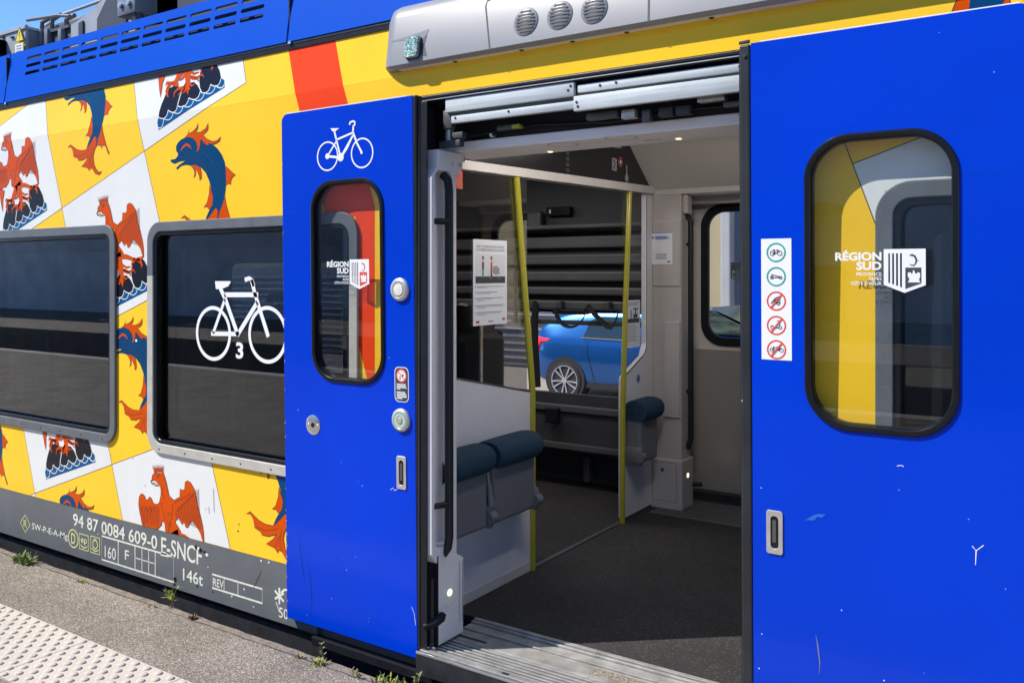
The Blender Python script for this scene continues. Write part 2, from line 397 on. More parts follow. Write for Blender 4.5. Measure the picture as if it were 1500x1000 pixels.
# worn coping edge: stones with an uneven front
xs = [-12 + i * .06 for i in range(340)]
ed = [-.168 + rx.uniform(-.004, .004) for _ in xs]
for i in range(len(xs) - 1):
    x0, x1 = xs[i], xs[i + 1]; y0, y1 = ed[i], ed[i + 1]; t = PZ - .002
    mb.add([(x0, -.2215, t), (x1, -.2215, t), (x1, y1 - .012, t), (x0, y0 - .012, t), (x1, y1, t - .014), (x0, y0, t - .014), (x1, y1 - .002, -1.3), (x0, y0 - .002, -1.3)],
           [[0, 1, 2, 3], [3, 2, 4, 5], [5, 4, 6, 7]], coping)
tag(mb.build('platform_edge'), kind='structure')
# crack line between asphalt and coping
mb = MB()
P = [(-7 + .05 * i, -.2235 + rx.uniform(-.004, .004)) for i in range(160)]
mb.ribbon(P, [rx.uniform(.002, .007) for _ in P], PZ + .001, dark_metal)
tag(mb.build('platform_joint'), kind='structure')
# tactile paving
mb = MB(); ty0, ty1 = -.958, -.596; tz = PZ + .006
mb.box(-14, 4, ty0, ty1, PZ - .02, tz, tactile)
prof = [(.0155, 0), (.0145, .0035), (.0115, .0058), (.006, .0068), (.0005, .0070)]
seg = 12; yy = ty0 + .014; row = 0
while yy < ty1 - .008:
    xx = -5.6 + (.0 if row % 2 == 0 else .036)
    while xx < -2.0:
        vs = []; fs = []
        for r, h in prof:
            for k in range(seg): vs.append((xx + r * math.cos(k * 6.28318 / seg), yy + r * math.sin(k * 6.28318 / seg), tz + h))
        for i in range(len(prof) - 1):
            for k in range(seg): fs.append([i * seg + k, i * seg + (k + 1) % seg, (i + 1) * seg + (k + 1) % seg, (i + 1) * seg + k])
        mb.add(vs, fs, tactile, True); xx += .072
    yy += .036; row += 1
for x in [-5.2 + .6 * k for k in range(7)]:
    mb.box(x, x + .0025, ty0, ty1, tz - .001, tz + .0006, mat('slab_joint_%d' % int(x * 10 + 99), (.22, .18, .14), .9) if False else coping)
tag(mb.build('tactile_paving'), kind='structure')
# beyond the platform (seen mirrored in the glass and the paint)
mb = MB(); mb.box(-50, 50, -6.29, -6.08, PZ + .0005, PZ + .005, tactile); tag(mb.build('platform_line'), kind='structure')
mb = MB(); mb.box(-50, 50, -17, -10, -1.3, PZ, asphalt); tag(mb.build('far_platform'), kind='structure')
plaster = mat('reflection_wall_plaster', (.76, .80, .86), .9, var=.15, vscale=1)
w_ = thing('reflection_wall', 'long pale wall added beyond the opposite platform for the reflection in the train windows', 'wall', (-4, -17, PZ))  # unseen wall added to set the tone mirrored in windows and paint
mb = MB(); mb.box(-45, 40, -17.4, -17, PZ, 7.5, plaster); mb.build('wall_panel', w_)
mb = MB(); mb.box(-13, -4.5, -16.99, -15.6, 2.2, 2.4, roof_mid); mb.box(-13, -4.5, -16.99, -16.8, PZ, 1.1, roof_dark)
for x in (-12.6, -8.9, -5): mb.box(x, x + .12, -15.8, -15.68, PZ, 2.2, roof_mid)
mb.build('shelter', w_)

# far side: car park ground
mb = MB(); mb.box(-60, 60, 3.6, 60, -1.2, -.66, gravel); tag(mb.build('parking_ground'), kind='structure')
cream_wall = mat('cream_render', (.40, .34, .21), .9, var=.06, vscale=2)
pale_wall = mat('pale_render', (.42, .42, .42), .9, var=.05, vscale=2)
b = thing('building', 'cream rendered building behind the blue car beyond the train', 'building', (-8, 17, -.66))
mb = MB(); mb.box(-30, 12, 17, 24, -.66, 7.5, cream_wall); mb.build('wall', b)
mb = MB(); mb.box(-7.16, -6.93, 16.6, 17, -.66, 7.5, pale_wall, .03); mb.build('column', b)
mb = MB(); mb.box(-6.925, -6.1, 16.9, 17, -.66, 7.5, mat('grey_blue_render', (.17, .21, .26), .8)); mb.build('grey_bay', b)  # flat grey-blue bay right of the column
mb = MB(); mb.box(-30.2, 12.2, 16.5, 24.2, 7.5, 7.8, trim); mb.build('roof', b)
f_ = thing('slatted_fence', 'fence of pale horizontal slats behind the tail of the blue car', 'fence', (-11, 13.6, -.66))
mb = MB()
for k in range(12): mb.box(-22, -8.2, 13.55, 13.6, -.45 + k * .16, -.428 + k * .16, satin)
mb.build('slats', f_)
mb = MB(); mb.box(-22, -8.2, 13.61, 13.66, -.6, 1.6, roof_mid); mb.build('backing', f_)

exec_order = 0
# ============================================================ THE TRAIN
train = thing('train_carriage', 'regional train carriage in blue, yellow and white livery with one sliding door open', 'train', (-2.5, 1.3, -1.0))
W1 = (-5.57, -4.159, .533, 1.655); W2 = (-3.886, -2.475, .533, 1.655); W3 = (-.516, .90, .533, 1.655)
DX0, DX1, DZT = -2.215, -.78, 2.082
def inset(w, d): return (w[0] + d, w[1] - d, w[2] + d, w[3] - d)
# body side shell
mb = MB()
outer = [(-7.5, .155), (DX0, .155), (DX0, DZT), (DX1, DZT), (DX1, .155), (1.6, .155), (1.6, ZC), (-7.5, ZC)]
loops = [outer] + [rrect(*inset(w, .03), .085) for w in (W1, W2, W3)]
mb.merge(shape(loops, .022), yellow, WALL @ Matrix.Translation((0, 0, -.022)))
mb.merge(shape([[(-7.5, -.003), (1.6, -.003), (1.6, .243), (-7.5, .243)]], .02), yellow, FACET @ Matrix.Translation((0, 0, -.02)))
mb.build('body_side', train)
mb = MB()
mb.merge(shape([[(-7.5, -.105), (-2.72, -.105), (-2.72, -.045), (DX0, -.045), (DX0, .153), (-7.5, .153)]], .06), skirt_grey, WALL @ Matrix.Translation((0, 0, -.0600)))
mb.merge(shape([[(DX1, -.105), (1.6, -.105), (1.6, .153), (DX1, .153)]], .06), skirt_grey, WALL @ Matrix.Translation((0, 0, -.0600)))
mb.build('skirt', train)
mb = MB()                                               # dark underframe below
mb.box(-7.5, 1.6, .065, 2.7, -1.0, -.12, dark_metal)
mb.box(-7.5, 1.6, .03, .07, -.30, -.14, dark_metal)
mb.box(-2.74, -.10, -.012, .06, -.150, -.112, rubber, .004)
mb.box(-2.74, -.10, .02, .06, -.125, -.05, mid_metal)
for x in (-6.5, -5.2, -3.6, -2.3): mb.box(x, x + .5, -.0, .2, -.62, -.30, roof_dark, .01)
mb.build('underframe', train)

# ---- livery pattern -------------------------------------------------
A_ = Vector((.7485, .2505)); B_ = Vector((.235, -.667)); O_ = Vector((-4.677, 1.760))
def node(i, j): return O_ + A_ * i + B_ * j
def clip(bm, co, no, keep_pos=True):
    bmesh.ops.bisect_plane(bm, geom=bm.verts[:] + bm.edges[:] + bm.faces[:], plane_co=co, plane_no=no,
                           clear_inner=keep_pos, clear_outer=False, dist=1e-6)
FRAMES_CUT = [inset(w, .022) for w in (W1, W2, W3)]
LIFT = [0]
def livery_part(name, build, label=None, xlim=(-7.4, 1.5)):
    """build(mb) fills a mesh in unrolled wall coordinates (x, z, lift); it is trimmed to the wall, cut round windows, folded at the crease"""
    mb = MB(); build(mb)
    if not mb.f: return None
    me = mb.mesh(name); bm = bmesh.new(); bm.from_mesh(me); bpy.data.meshes.remove(me)
    g = lambda: bm.verts[:] + bm.edges[:] + bm.faces[:]
    def cut(co, no, clear=True):
        bmesh.ops.bisect_plane(bm, geom=g(), plane_co=co, plane_no=no, clear_inner=clear, dist=1e-6)
    cut((0, .157, 0), (0, 1, 0)); cut((0, ZC + .236, 0), (0, -1, 0)); cut((xlim[0], 0, 0), (1, 0, 0)); cut((xlim[1], 0, 0), (-1, 0, 0))
    cut((0, ZC, 0), (0, 1, 0), False)
    for w in FRAMES_CUT + [(DX0 - .004, DX1 + .004, .1, DZT + .004)]:
        cut((w[0], 0, 0), (1, 0, 0), False); cut((w[1], 0, 0), (1, 0, 0), False); cut((0, w[2], 0), (0, 1, 0), False); cut((0, w[3], 0), (0, 1, 0), False)
        kill = []
        for f in bm.faces:
            c = f.calc_center_median()
            if w[0] < c.x < w[1] and w[2] < c.y < w[3]: kill.append(f)
        bmesh.ops.delete(bm, geom=kill, context='FACES')
    if not bm.faces: bm.free(); return None
    for v in bm.verts:
        x, y, z = v.co
        v.co = (WALL @ Vector((x, y, z))) if y <= ZC + 1e-6 else (FACET @ Vector((x, y - ZC, z)))
    me = bpy.data.meshes.new(name); bm.to_mesh(me); bm.free()
    for m in mb.mats: me.materials.append(m)
    o = link(bpy.data.objects.new(name, me), train)
    if label: o['label'] = label
    return o
def unroll(px, py):
    x, z = hit(WALL, px, py)
    if z <= ZC: return Vector((x, z))
    x, z = hit(FACET, px, py); return Vector((x, z + ZC))
def loc(ox, oy, sc, o): return lambda pts: [tuple(unroll(ox + x / sc, oy + y / sc) - o) for x, y in pts]
# motif tracings, in metres from the top-left corner of their checker field
E3 = loc(190, 670, 7.14, node(0, 2)); E1 = loc(0, 180, 5.885, node(-1, -1)); E0 = loc(220, 80, 8.333, node(1, -1))
D1 = loc(240, 170, 6.25, node(1, 0)); DLt = loc(90, 110, 6.244, node(0, -1))
EAGLE = []   # (kind, pts, material, lift, width)
def P_(pts, m, z): EAGLE.append(('p', pts, m, z, 0))
def R_(pts, w, m, z): EAGLE.append(('r', pts, m, z, w))
P_(E0([(88, 832), (105, 760), (350, 600), (865, 290), (905, 312), (910, 405), (105, 925)]), wave_blue, 1)
sc1 = [(105, 765), (222, 680), (335, 625), (475, 530), (612, 455), (740, 365), (865, 298)]
sc2 = [(92, 888), (165, 782), (285, 705), (405, 625), (535, 550), (665, 465), (800, 380), (905, 368)]
def scallop(a, b, dip, n=8):
    out = []
    for k in range(n + 1):
        t = k / n; s = math.sin(math.pi * t) ** .75
        out.append((a[0] + (b[0] - a[0]) * t + dip * .35 * s, a[1] + (b[1] - a[1]) * t + dip * s))
    return out
def chain(pts, i, j, dip):
    o = []
    for k in range(i, j): o += scallop(pts[k], pts[k + 1], dip)
    return o
P_(E0([(190, 490), (240, 412), (300, 380), (355, 398), (385, 440), (350, 540), (338, 620)] + chain(sc1, 0, 2, 52)[::-1] + [(112, 700), (140, 610)]), black_film, 2)
P_(E0([(372, 500), (395, 440), (430, 390), (500, 342), (560, 335), (600, 390), (615, 450)] + chain(sc1, 2, 4, 52)[::-1] + [(348, 590)]), black_film, 2)
P_(E0([(600, 320), (612, 220), (650, 140), (755, 78), (800, 100), (850, 200), (866, 290)] + chain(sc1, 4, 6, 52)[::-1] + [(612, 420)]), black_film, 2)
for i in range(6): R_(E0(scallop(sc1[i], sc1[i + 1], 52)), .0048, white, 4)
for i in range(6): R_(E0(scallop(sc2[i + 0], sc2[i + 1], 48)), .0042, white, 3)
R_(E0(scallop(sc2[6], sc2[7], 35)), .0055, white, 3)
R_(E0([(430, 385), (395, 435), (368, 505), (350, 570), (332, 640)]), .006, white, 4)
R_(E0([(545, 335), (585, 370), (610, 420), (630, 460)]), .006, white, 4)
body = E3([(262, 162), (242, 180), (235, 205), (242, 232), (268, 234), (285, 245), (290, 262), (305, 278), (325, 305), (330, 345), (328, 400), (312, 470), (290, 487), (262, 482), (245, 465), (228, 420), (212, 408), (190, 440), (172, 440), (160, 400), (140, 378), (118, 380), (102, 410), (96, 480), (105, 560), (120, 620), (134, 700)]) \
    + E0([(104, 260), (110, 350), (120, 450), (130, 525), (142, 440), (152, 355), (172, 300), (195, 225)]) \
    + E3([(195, 740), (232, 752), (262, 735), (280, 748), (303, 735), (335, 700), (340, 655), (350, 668), (362, 658), (372, 700), (375, 760)]) \
    + E0([(385, 170), (350, 265), (300, 330), (345, 320), (405, 235), (430, 160)]) \
    + E3([(460, 800), (545, 810), (530, 760), (505, 715), (482, 680), (480, 650), (500, 645), (508, 610), (530, 660), (550, 695), (570, 665), (590, 725), (610, 725), (640, 665), (655, 650), (690, 700), (720, 745), (745, 790), (760, 850), (778, 890), (776, 800), (765, 710), (740, 600), (715, 510), (700, 430), (685, 340), (640, 260), (610, 240), (582, 255), (578, 330), (560, 340), (530, 325), (527, 410), (490, 430), (470, 445), (440, 420), (415, 395), (405, 350), (396, 310), (384, 250), (370, 205), (358, 165)])
P_(body, orange, 6); EAGLE.append(('c', body, dark_orange, 6.5, .0034))
P_(E3([(258, 160), (252, 108), (350, 108), (357, 163), (330, 150), (285, 150)]), orange, 7)
R_(E3([(255, 140), (305, 128), (355, 142)]), .004, dark_orange, 8)
for x in range(248, 360, 12): R_(E3([(x, 118), (x - 3 + (x - 300) * .06, 66 + abs(x - 303) * .12)]), [.0045, .0008], dark_orange if x % 24 else orange, 8)
R_(E3([(240, 225), (228, 245), (236, 265), (255, 272), (275, 255)]), [.008, .006, .005, .005, .002], dark_orange, 7)
R_(E3([(222, 232), (226, 262), (248, 280)]), .0018, outline, 7)
R_(E3([(262, 294), (275, 284), (292, 288), (306, 290)]), [.001, .006, .006, .003], dark_orange, 7)
R_(E3([(285, 210), (300, 192), (316, 182)]), [.001, .008, .001], dark_orange, 8)
R_(E3([(292, 170), (318, 176)]), .003, dark_orange, 8)
for k in range(9): R_(E3([(358 + k * 5, 200 + k * 20), (374 + k * 5, 205 + k * 20)]), [.003, .0006], dark_orange, 7)
# legs, tail and claws
R_(E0([(430, 100), (450, 180), (460, 260), (462, 340), (462, 430), (462, 490)]), [.075, .052, .04, .034, .02, .003], orange, 6)
for pts, w in [([(455, 200), (400, 290), (360, 320)], .016), ([(470, 260), (520, 290), (580, 295), (590, 330)], .015), ([(480, 210), (540, 235), (600, 215)], .012),
               ([(455, 330), (420, 400), (345, 420), (300, 465), (292, 525)], .016), ([(445, 350), (400, 430), (345, 500)], .014), ([(475, 350), (510, 385), (548, 365)], .012),
               ([(465, 380), (490, 430)], .012), ([(450, 380), (430, 450), (400, 475)], .012), ([(500, 270), (570, 285), (640, 245), (660, 280)], .012),
               ([(390, 160), (345, 260), (300, 340), (225, 358)], .026), ([(240, 350), (205, 345), (190, 380)], .014), ([(232, 360), (205, 430), (190, 470)], .016), ([(245, 365), (215, 440), (212, 500), (228, 522)], .017),
               ([(290, 352), (335, 350), (345, 400)], .018), ([(250, 350), (290, 365), (330, 390)], .016),
               ([(500, 110), (560, 100), (640, 112), (715, 100)], .024), ([(700, 100), (755, 130), (765, 170), (748, 196)], .017), ([(680, 105), (640, 150), (622, 180), (628, 228)], .017),
               ([(720, 100), (775, 75), (790, 45)], .018), ([(700, 105), (740, 110), (720, 130)], .014)]:
    q = E0(pts); ws = [w * (1 - .75 * (k / (len(q) - 1)) ** 2) for k in range(len(q))]
    R_(q, [a + .002 for a in ws], dark_orange, 5); R_(q, ws, orange, 7)
# feather lines
fr = random.Random(5)
for k in range(13):
    x = 125 + k * 15; y0 = 520 - 18 * math.sin(k * .3) + (k % 3) * 22
    R_(E3([(x, y0), (x + 6, y0 + 70), (x + 4, y0 + 150 + (k % 2) * 30)]), .0030, dark_orange, 8)
for k in range(6):
    x = 130 + k * 34; R_(E3([(x - 14, 500), (x - 4, 552 + k * 3), (x + 14, 505 + k * 4)]), .0030, dark_orange, 8)
for k in range(17):
    x = 480 + k * 15; top = 560 - k * 15; bot = 640 + (k * 8)
    R_(E3([(x, top), (x + 8, (top + bot) / 2), (x + 14 + k * .6, bot - 14)]), .0030, dark_orange, 8)
for k in range(8):
    x = 500 + k * 24; y = 520 - k * 24
    R_(E3([(x - 12, y), (x + 2, y + 40), (x + 18, y + 6)]), .0030, dark_orange, 8)
R_(E3([(470, 470), (530, 440), (600, 400), (640, 370)]), .0034, dark_orange, 8)
R_(E3([(455, 480), (452, 560), (430, 680), (400, 780)]), .0034, dark_orange, 8)
R_(E3([(330, 470), (350, 560), (372, 640), (430, 700)]), .0034, dark_orange, 8)
R_(E3([(350, 300), (348, 360), (370, 430)]), .0034, dark_orange, 8)
R_(E3([(380, 560), (400, 600), (420, 570), (440, 600)]), .0034, dark_orange, 8)

DOLPHIN = []
def PD(pts, m, z, ol=True):
    DOLPHIN.append(('p', pts, m, z, 0))
    if ol: DOLPHIN.append(('c', pts, outline, z + .3, .003))
def RD(pts, w, m, z): DOLPHIN.append(('r', pts, m, z, w))
PD(D1([(190, 200), (230, 165), (265, 145), (300, 110), (315, 65), (312, 110), (290, 155), (340, 148), (385, 115), (408, 65), (405, 120), (385, 150), (357, 170), (400, 215), (450, 235), (490, 225), (525, 190), (510, 230), (470, 255), (430, 258), (405, 250), (415, 272), (388, 265), (368, 228), (375, 268), (352, 220), (337, 222), (335, 262), (325, 310), (300, 335), (312, 290), (300, 240), (270, 207), (230, 195)]), orange, 5)
RD(D1([(222, 165), (236, 120)]), [.006, .001], orange, 5)
PD(D1([(240, 450), (270, 480), (285, 520), (275, 568), (292, 540), (292, 500), (285, 470), (310, 510), (328, 555), (330, 590), (346, 570), (345, 520), (335, 470), (300, 445)]), orange, 2)
PD(D1([(560, 450), (600, 490), (640, 530), (658, 535), (630, 560), (615, 590), (615, 628), (595, 615), (565, 640)]), orange, 2)
PD(D1([(420, 630), (415, 720), (395, 800), (365, 835), (400, 830), (410, 850), (435, 850), (450, 790), (452, 740)]), orange, 2)
PD(DLt([(374, 465), (380, 520), (395, 580), (410, 640), (442, 722), (430, 722), (405, 650), (375, 640), (370, 675), (360, 645), (330, 640), (316, 660), (325, 580), (340, 500)]), orange, 2)
PD(DLt([(305, 560), (270, 620), (230, 684), (180, 692), (140, 680), (85, 637), (60, 665), (85, 652), (105, 685), (112, 725), (112, 745), (150, 760), (160, 782), (200, 775), (240, 745), (250, 740), (225, 790), (185, 838), (235, 845), (258, 875), (262, 850), (285, 855), (310, 900), (345, 912), (372, 880), (350, 890), (325, 870), (300, 820), (292, 750), (300, 700), (318, 650), (324, 580), (314, 562)]), orange, 4)
for pts in [[(120, 735), (180, 740), (235, 712), (258, 690)], [(240, 840), (255, 790), (270, 740)], [(285, 850), (270, 800), (275, 740), (285, 690)]]: RD(DLt(pts), .002, outline, 6)
bod = D1([(62, 405), (75, 399), (105, 395), (128, 368), (132, 345), (115, 320), (113, 280), (130, 245), (165, 212), (210, 196), (270, 198), (330, 215), (440, 253), (490, 295), (530, 350), (558, 420), (570, 500), (572, 600), (565, 690), (552, 770), (525, 850)]) \
    + DLt([(350, 545), (335, 590), (320, 662), (312, 650), (322, 580), (311, 558), (296, 580), (270, 625), (228, 684), (245, 625), (266, 570)]) \
    + D1([(445, 815), (450, 740), (432, 650), (415, 590), (385, 520), (340, 470), (290, 450), (240, 452), (200, 447), (160, 457), (122, 492), (115, 475), (150, 442), (200, 410), (150, 415), (100, 437), (80, 430), (65, 418)])
PD(bod, navy, 3, False)
RD(D1([(155, 322), (175, 290), (205, 262), (235, 272), (255, 300)]), [.002, .010, .012, .010, .002], orange, 6)
for pts in [[(350, 330), (410, 370), (455, 430), (490, 510), (510, 600), (505, 700)], [(245, 400), (290, 385), (350, 420), (400, 480)], [(130, 375), (180, 380), (230, 365)], [(180, 330), (205, 345), (240, 325)], [(215, 385), (240, 410), (235, 440)], [(260, 420), (300, 405), (360, 445), (410, 520)]]:
    RD(D1(pts), .0022, outline, 6)
def place_motif(motif, o):
    def f(mb):
        for kind, pts, m, z, wd in motif:
            q = [(x + o.x, y + o.y) for x, y in pts]; h = .0006 + z * .00022
            if kind == 'p': mb.flat(q, h, m)
            elif kind == 'r': mb.ribbon(q, wd, h, m)
            else: mb.ribbon(q, wd, h, m, closed=True)
    return f
whites = [(0, 0), (0, 2), (-1, -1), (1, -1), (-1, 1), (-2, 0), (-2, 2), (-3, -1), (-3, 1)]
yellows = [(1, 0), (0, 1), (0, -1), (-1, 2), (1, 2), (-2, 1), (-1, 0), (-2, -1), (-3, 0), (-3, 2)]
def cell_poly(i, j): return [tuple(node(i, j)), tuple(node(i, j + 1)), tuple(node(i + 1, j + 1)), tuple(node(i + 1, j))]
for i, j in whites: livery_part('white_panel', lambda mb: mb.flat(cell_poly(i, j), .0003, white), xlim=(-7.4, -2.1))
def seams(mb):
    for i in range(-3, 3):
        mb.ribbon([tuple(node(i, -2)), tuple(node(i, 4))], .0028, .00055, outline) if i < 2 else None
    for j in range(-2, 4):
        hi = 2 if j in (-1, 0, 1) else 1
        mb.ribbon([tuple(node(-3, j)), tuple(node(hi, j))], .0028, .00055, outline)
    mb.ribbon([tuple(node(2, -1)), tuple(node(2, 0))], .0028, .00055, outline)
livery_part('seam_lines', seams, xlim=(-7.4, -3.1))
for i, j in whites: livery_part('eagle_emblem', place_motif(EAGLE, node(i, j)))
for i, j in yellows: livery_part('dolphin_emblem', place_motif(DOLPHIN, node(i, j)))
livery_part('red_stripe', lambda mb: mb.flat([(-2.85 - .35 * .3, 2.172 + .3), (-2.85 + .35 * 1.95, .222), (-2.567 + .35 * 1.95, .222), (-2.567 - .35 * .3, 2.172 + .3)], .0004, red), xlim=(-3.0, -2.393))
# pattern restarts to the right of the doorway
G = Vector((-.578, 1.712))
livery_part('white_panel', lambda mb: mb.flat([tuple(G), tuple(G + A_ * 1.4), tuple(G + A_ * 1.4 + B_), tuple(G + B_)], .0003, white), xlim=(-.79, 1.5))
livery_part('seam_lines', lambda mb: (mb.ribbon([tuple(G), tuple(G + A_ * 1.4)], .0028, .00055, outline), mb.ribbon([tuple(G - B_ * .09), tuple(G + B_)], .0028, .00055, outline)), xlim=(-.79, 1.5))
livery_part('dolphin_emblem', place_motif(DOLPHIN, G - B_), xlim=(-.79, 1.5))

# ---- roof side panels, slots ------------------------------------------
RP = frame((0, .026, ZC + .232), (1, 0, 0), (0, TAN, 1))
mb = MB()
RH = .296
slots = []
for r in range(3):
    for k in range(11):
        cx = -5.054 + k * .188 + r * .0; cy = .150 + r * .0445
        slots.append(rrect(cx - .080, cx + .080, cy - .0095, cy + .0095, .009, 4))
mb.merge(shape([[(-5.325, 0), (-2.926, 0), (-2.926, RH), (-5.325, RH)]] + slots, .006), blue_hi, RP @ Matrix.Translation((0, 0, .004)))
mb.merge(shape([[(-5.325, .10), (-2.926, .10), (-2.926, RH - .03), (-5.325, RH - .03)]], .006), slat_dark, RP @ Matrix.Translation((0, 0, -.04)))
for x0, x1 in ((-7.5, -5.337), (-2.914, -.1), (-.088, 1.6)):
    mb.merge(shape([[(x0, 0), (x1, 0), (x1, RH), (x0, RH)]], .03), blue_hi, RP @ Matrix.Translation((0, 0, -.02)))
o = mb.build('roof_side_panel', train)
mb = MB()
mb.box(-7.5, 1.6, .02, .05, ZC + .20, ZC + .2325, rubber)
mb.merge(shape([[(-7.5, -.012), (1.6, -.012), (1.6, .0), (-7.5, .0)]], .006), rubber, RP)
for x in (-5.331, -2.92): mb.box(x - .004, x + .004, .03, .06, ZC + .23, ZC + .5, rubber)
for x in (-5.331, -2.92):
    q = RP @ Vector((x + .02, -.006, .008)); mb.box(q.x - .008, q.x + .008, q.y - .006, q.y, q.z - .006, q.z + .006, chrome)
mb.build('roof_gutter', train)
mb = MB(); mb.box(-7.5, 1.6, .10, 2.5, 2.30, 2.36, roof_dark); mb.build('roof_deck', train)

# ---- rooftop gear ------------------------------------------------------
def atY(px, py, Y):
    r = ray(px, py); t = (Y - CAMY) / r.y; return (r.x * t, CAMZ + r.z * t)
def roofgear(name, build, label=None):
    m_ = MB(); build(m_); o = m_.build(name, train)
    if label: o['label'] = label
def g1(m):
    x0, _ = atY(-60, 40, .5); x1, z1 = atY(37, 36, .5)
    m.box(x0, x1, .5, .52, 2.36, z1, roof_box); m.box(x0, x1 + .0, .52, 1.3, 2.36, z1 - .01, roof_mid, .01)
    m.box(x0, x1 + .01, .49, 1.31, z1 - .03, z1 - .012, roof_box)
    for k in range(2): xx, zz = atY(6, 70, .49); m.box(xx - .1, xx + .02, .44, .5, zz - .06, zz + .05, rubber, .01)
    for px in (4, 18): xx, zz = atY(px, 55, .495); m.box(xx - .02, xx + .02, .488, .5, zz - .004, zz + .004, dark_metal)
roofgear('roof_box', g1, 'pale grey roof box with a yellow warning sign')
def g2(m):
    x0, _ = atY(38, 40, .62); x1, z1 = atY(104, 37, .62)
    m.box(x0, x1, .62, 1.4, 2.36, z1, roof_dark, .008)
    m.box(x0, x1, .60, .62, z1 - .02, z1, mid_metal)
    for px in (62, 72, 92):
        xx, zz = atY(px, 50, .61); m.box(xx - .02, xx + .02, .585, .62, zz - .08, zz + .03, roof_mid, .004)
    xa, za = atY(40, 34, .8); xb, zb = atY(102, 24, .8)
    m.tube([(xa, .8, za + .02), (xb - .15, .8, zb + .03), (xb, .8, zb)], .012, mid_metal)
roofgear('roof_box', g2, 'dark grey roof box beside the pale one')
def g3(m):
    x0, z0 = atY(52, 30, 1.1); x1, z1 = atY(118, 22, 1.1)
    m.box(x0, x1, 1.1, 1.8, 2.36, z1, roof_dark, .03)
    for px, py in ((60, 30), (75, 25), (95, 26), (110, 29)):
        xx, zz = atY(px, py, 1.05); m.tube([(xx, 1.05, zz - .15), (xx + .02, 1.05, zz - .02), (xx + .12, 1.06, zz + .0)], .016, mid_metal)
roofgear('roof_machinery', g3)
def g4(m):
    pts = [(104, 37), (120, 26), (150, 0), (152, -40), (260, -60), (260, 70), (104, 90)]
    q = [atY(*p, .55) for p in pts]
    M = frame((0, .55, 0), (1, 0, 0), (0, 0, 1)); m.prism(q, -1.2, 0, roof_box, M)
    q = [atY(*p, .53) for p in [(142, 28), (160, -10), (184, -30), (184, 60), (142, 60)]]
    m.prism(q, -.05, .02, roof_dark, M)
    q = [atY(*p, .53) for p in [(113, 34), (119, 30), (119, 70), (113, 70)]]; m.prism(q, -.05, .012, roof_dark, M)
    q = [atY(*p, .5) for p in [(184, -40), (219, -50), (219, 60), (184, 60)]]; m.prism(q, -.05, .03, roof_box, M)
roofgear('roof_hood', g4)
def g5(m):
    x, z = atY(206, 12, .45); m.box(x - .10, x + .08, .36, .5, z - .06, z + .05, roof_mid, .012)
    for dx in (-.05, .03): m.lathe([(.016, 0), (.016, .012), (.01, .014)], chrome, frame((x + dx, .358, z + .0), (1, 0, 0), (0, 0, 1)), 12)
    m.tube([(x + .05, .4, z - .05), (x + .06, .42, z - .2), (x + .0, .45, z - .35)], .03, roof_dark)
roofgear('roof_connector', g5)
def g6(m):
    x0, z0 = atY(221, 30, .55); x1, z1 = atY(330, -40, .55)
    m.box(x0, x1 + .6, .55, 1.8, 2.36, z1 + .3, roof_dark, .01)
    for k in range(9): m.box(x0 + .03, x1 + .5, .52, .55, 2.42 + k * .06, 2.44 + k * .06, roof_mid)
roofgear('roof_grille', g6)
xa, za = atY(88, 23, 1.5); xb, zb = atY(150, 1, 1.5)
mb = MB(); mb.tube([(xa, 1.5, za), (xb, 1.5, zb), (xb + 1.0, 1.5, zb + .36)], .014, roof_box); mb.tube([(xa - .5, 1.5, za - .12), (xa, 1.5, za)], .014, roof_box); mb.build('roof_rail', train)
xs_, zs_ = atY(29, 53, .49); mb = MB(); M = frame((0, .489, 0), (1, 0, 0), (0, 0, 1))
mb.prism([(xs_ - .052, zs_ - .035), (xs_ + .052, zs_ - .035), (xs_, zs_ + .06)], 0, .002, sign_yellow, M)
mb.ribbon([(xs_ - .052, zs_ - .035), (xs_ + .052, zs_ - .035), (xs_, zs_ + .06)], .007, .0026, outline, True, M)
mb.ribbon([(xs_ + .008, zs_ + .03), (xs_ - .010, zs_ + .002), (xs_ + .010, zs_ + .002), (xs_ - .006, zs_ - .025)], [.006, .006, .006, .002], .0028, outline, False, M)
mb.box(xs_ - .055, xs_ + .055, .486, .4885, zs_ - .12, zs_ - .05, sign_yellow)
mb.box(xs_ - .048, xs_ + .048, .4845, .4859, zs_ - .113, zs_ - .057, white_sticker)
for k in range(3): mb.box(xs_ - .035, xs_ + .03, .4835, .4844, zs_ - .108 + k * .018, zs_ - .100 + k * .018, grey_print)
mb.build('warning_sign', train)

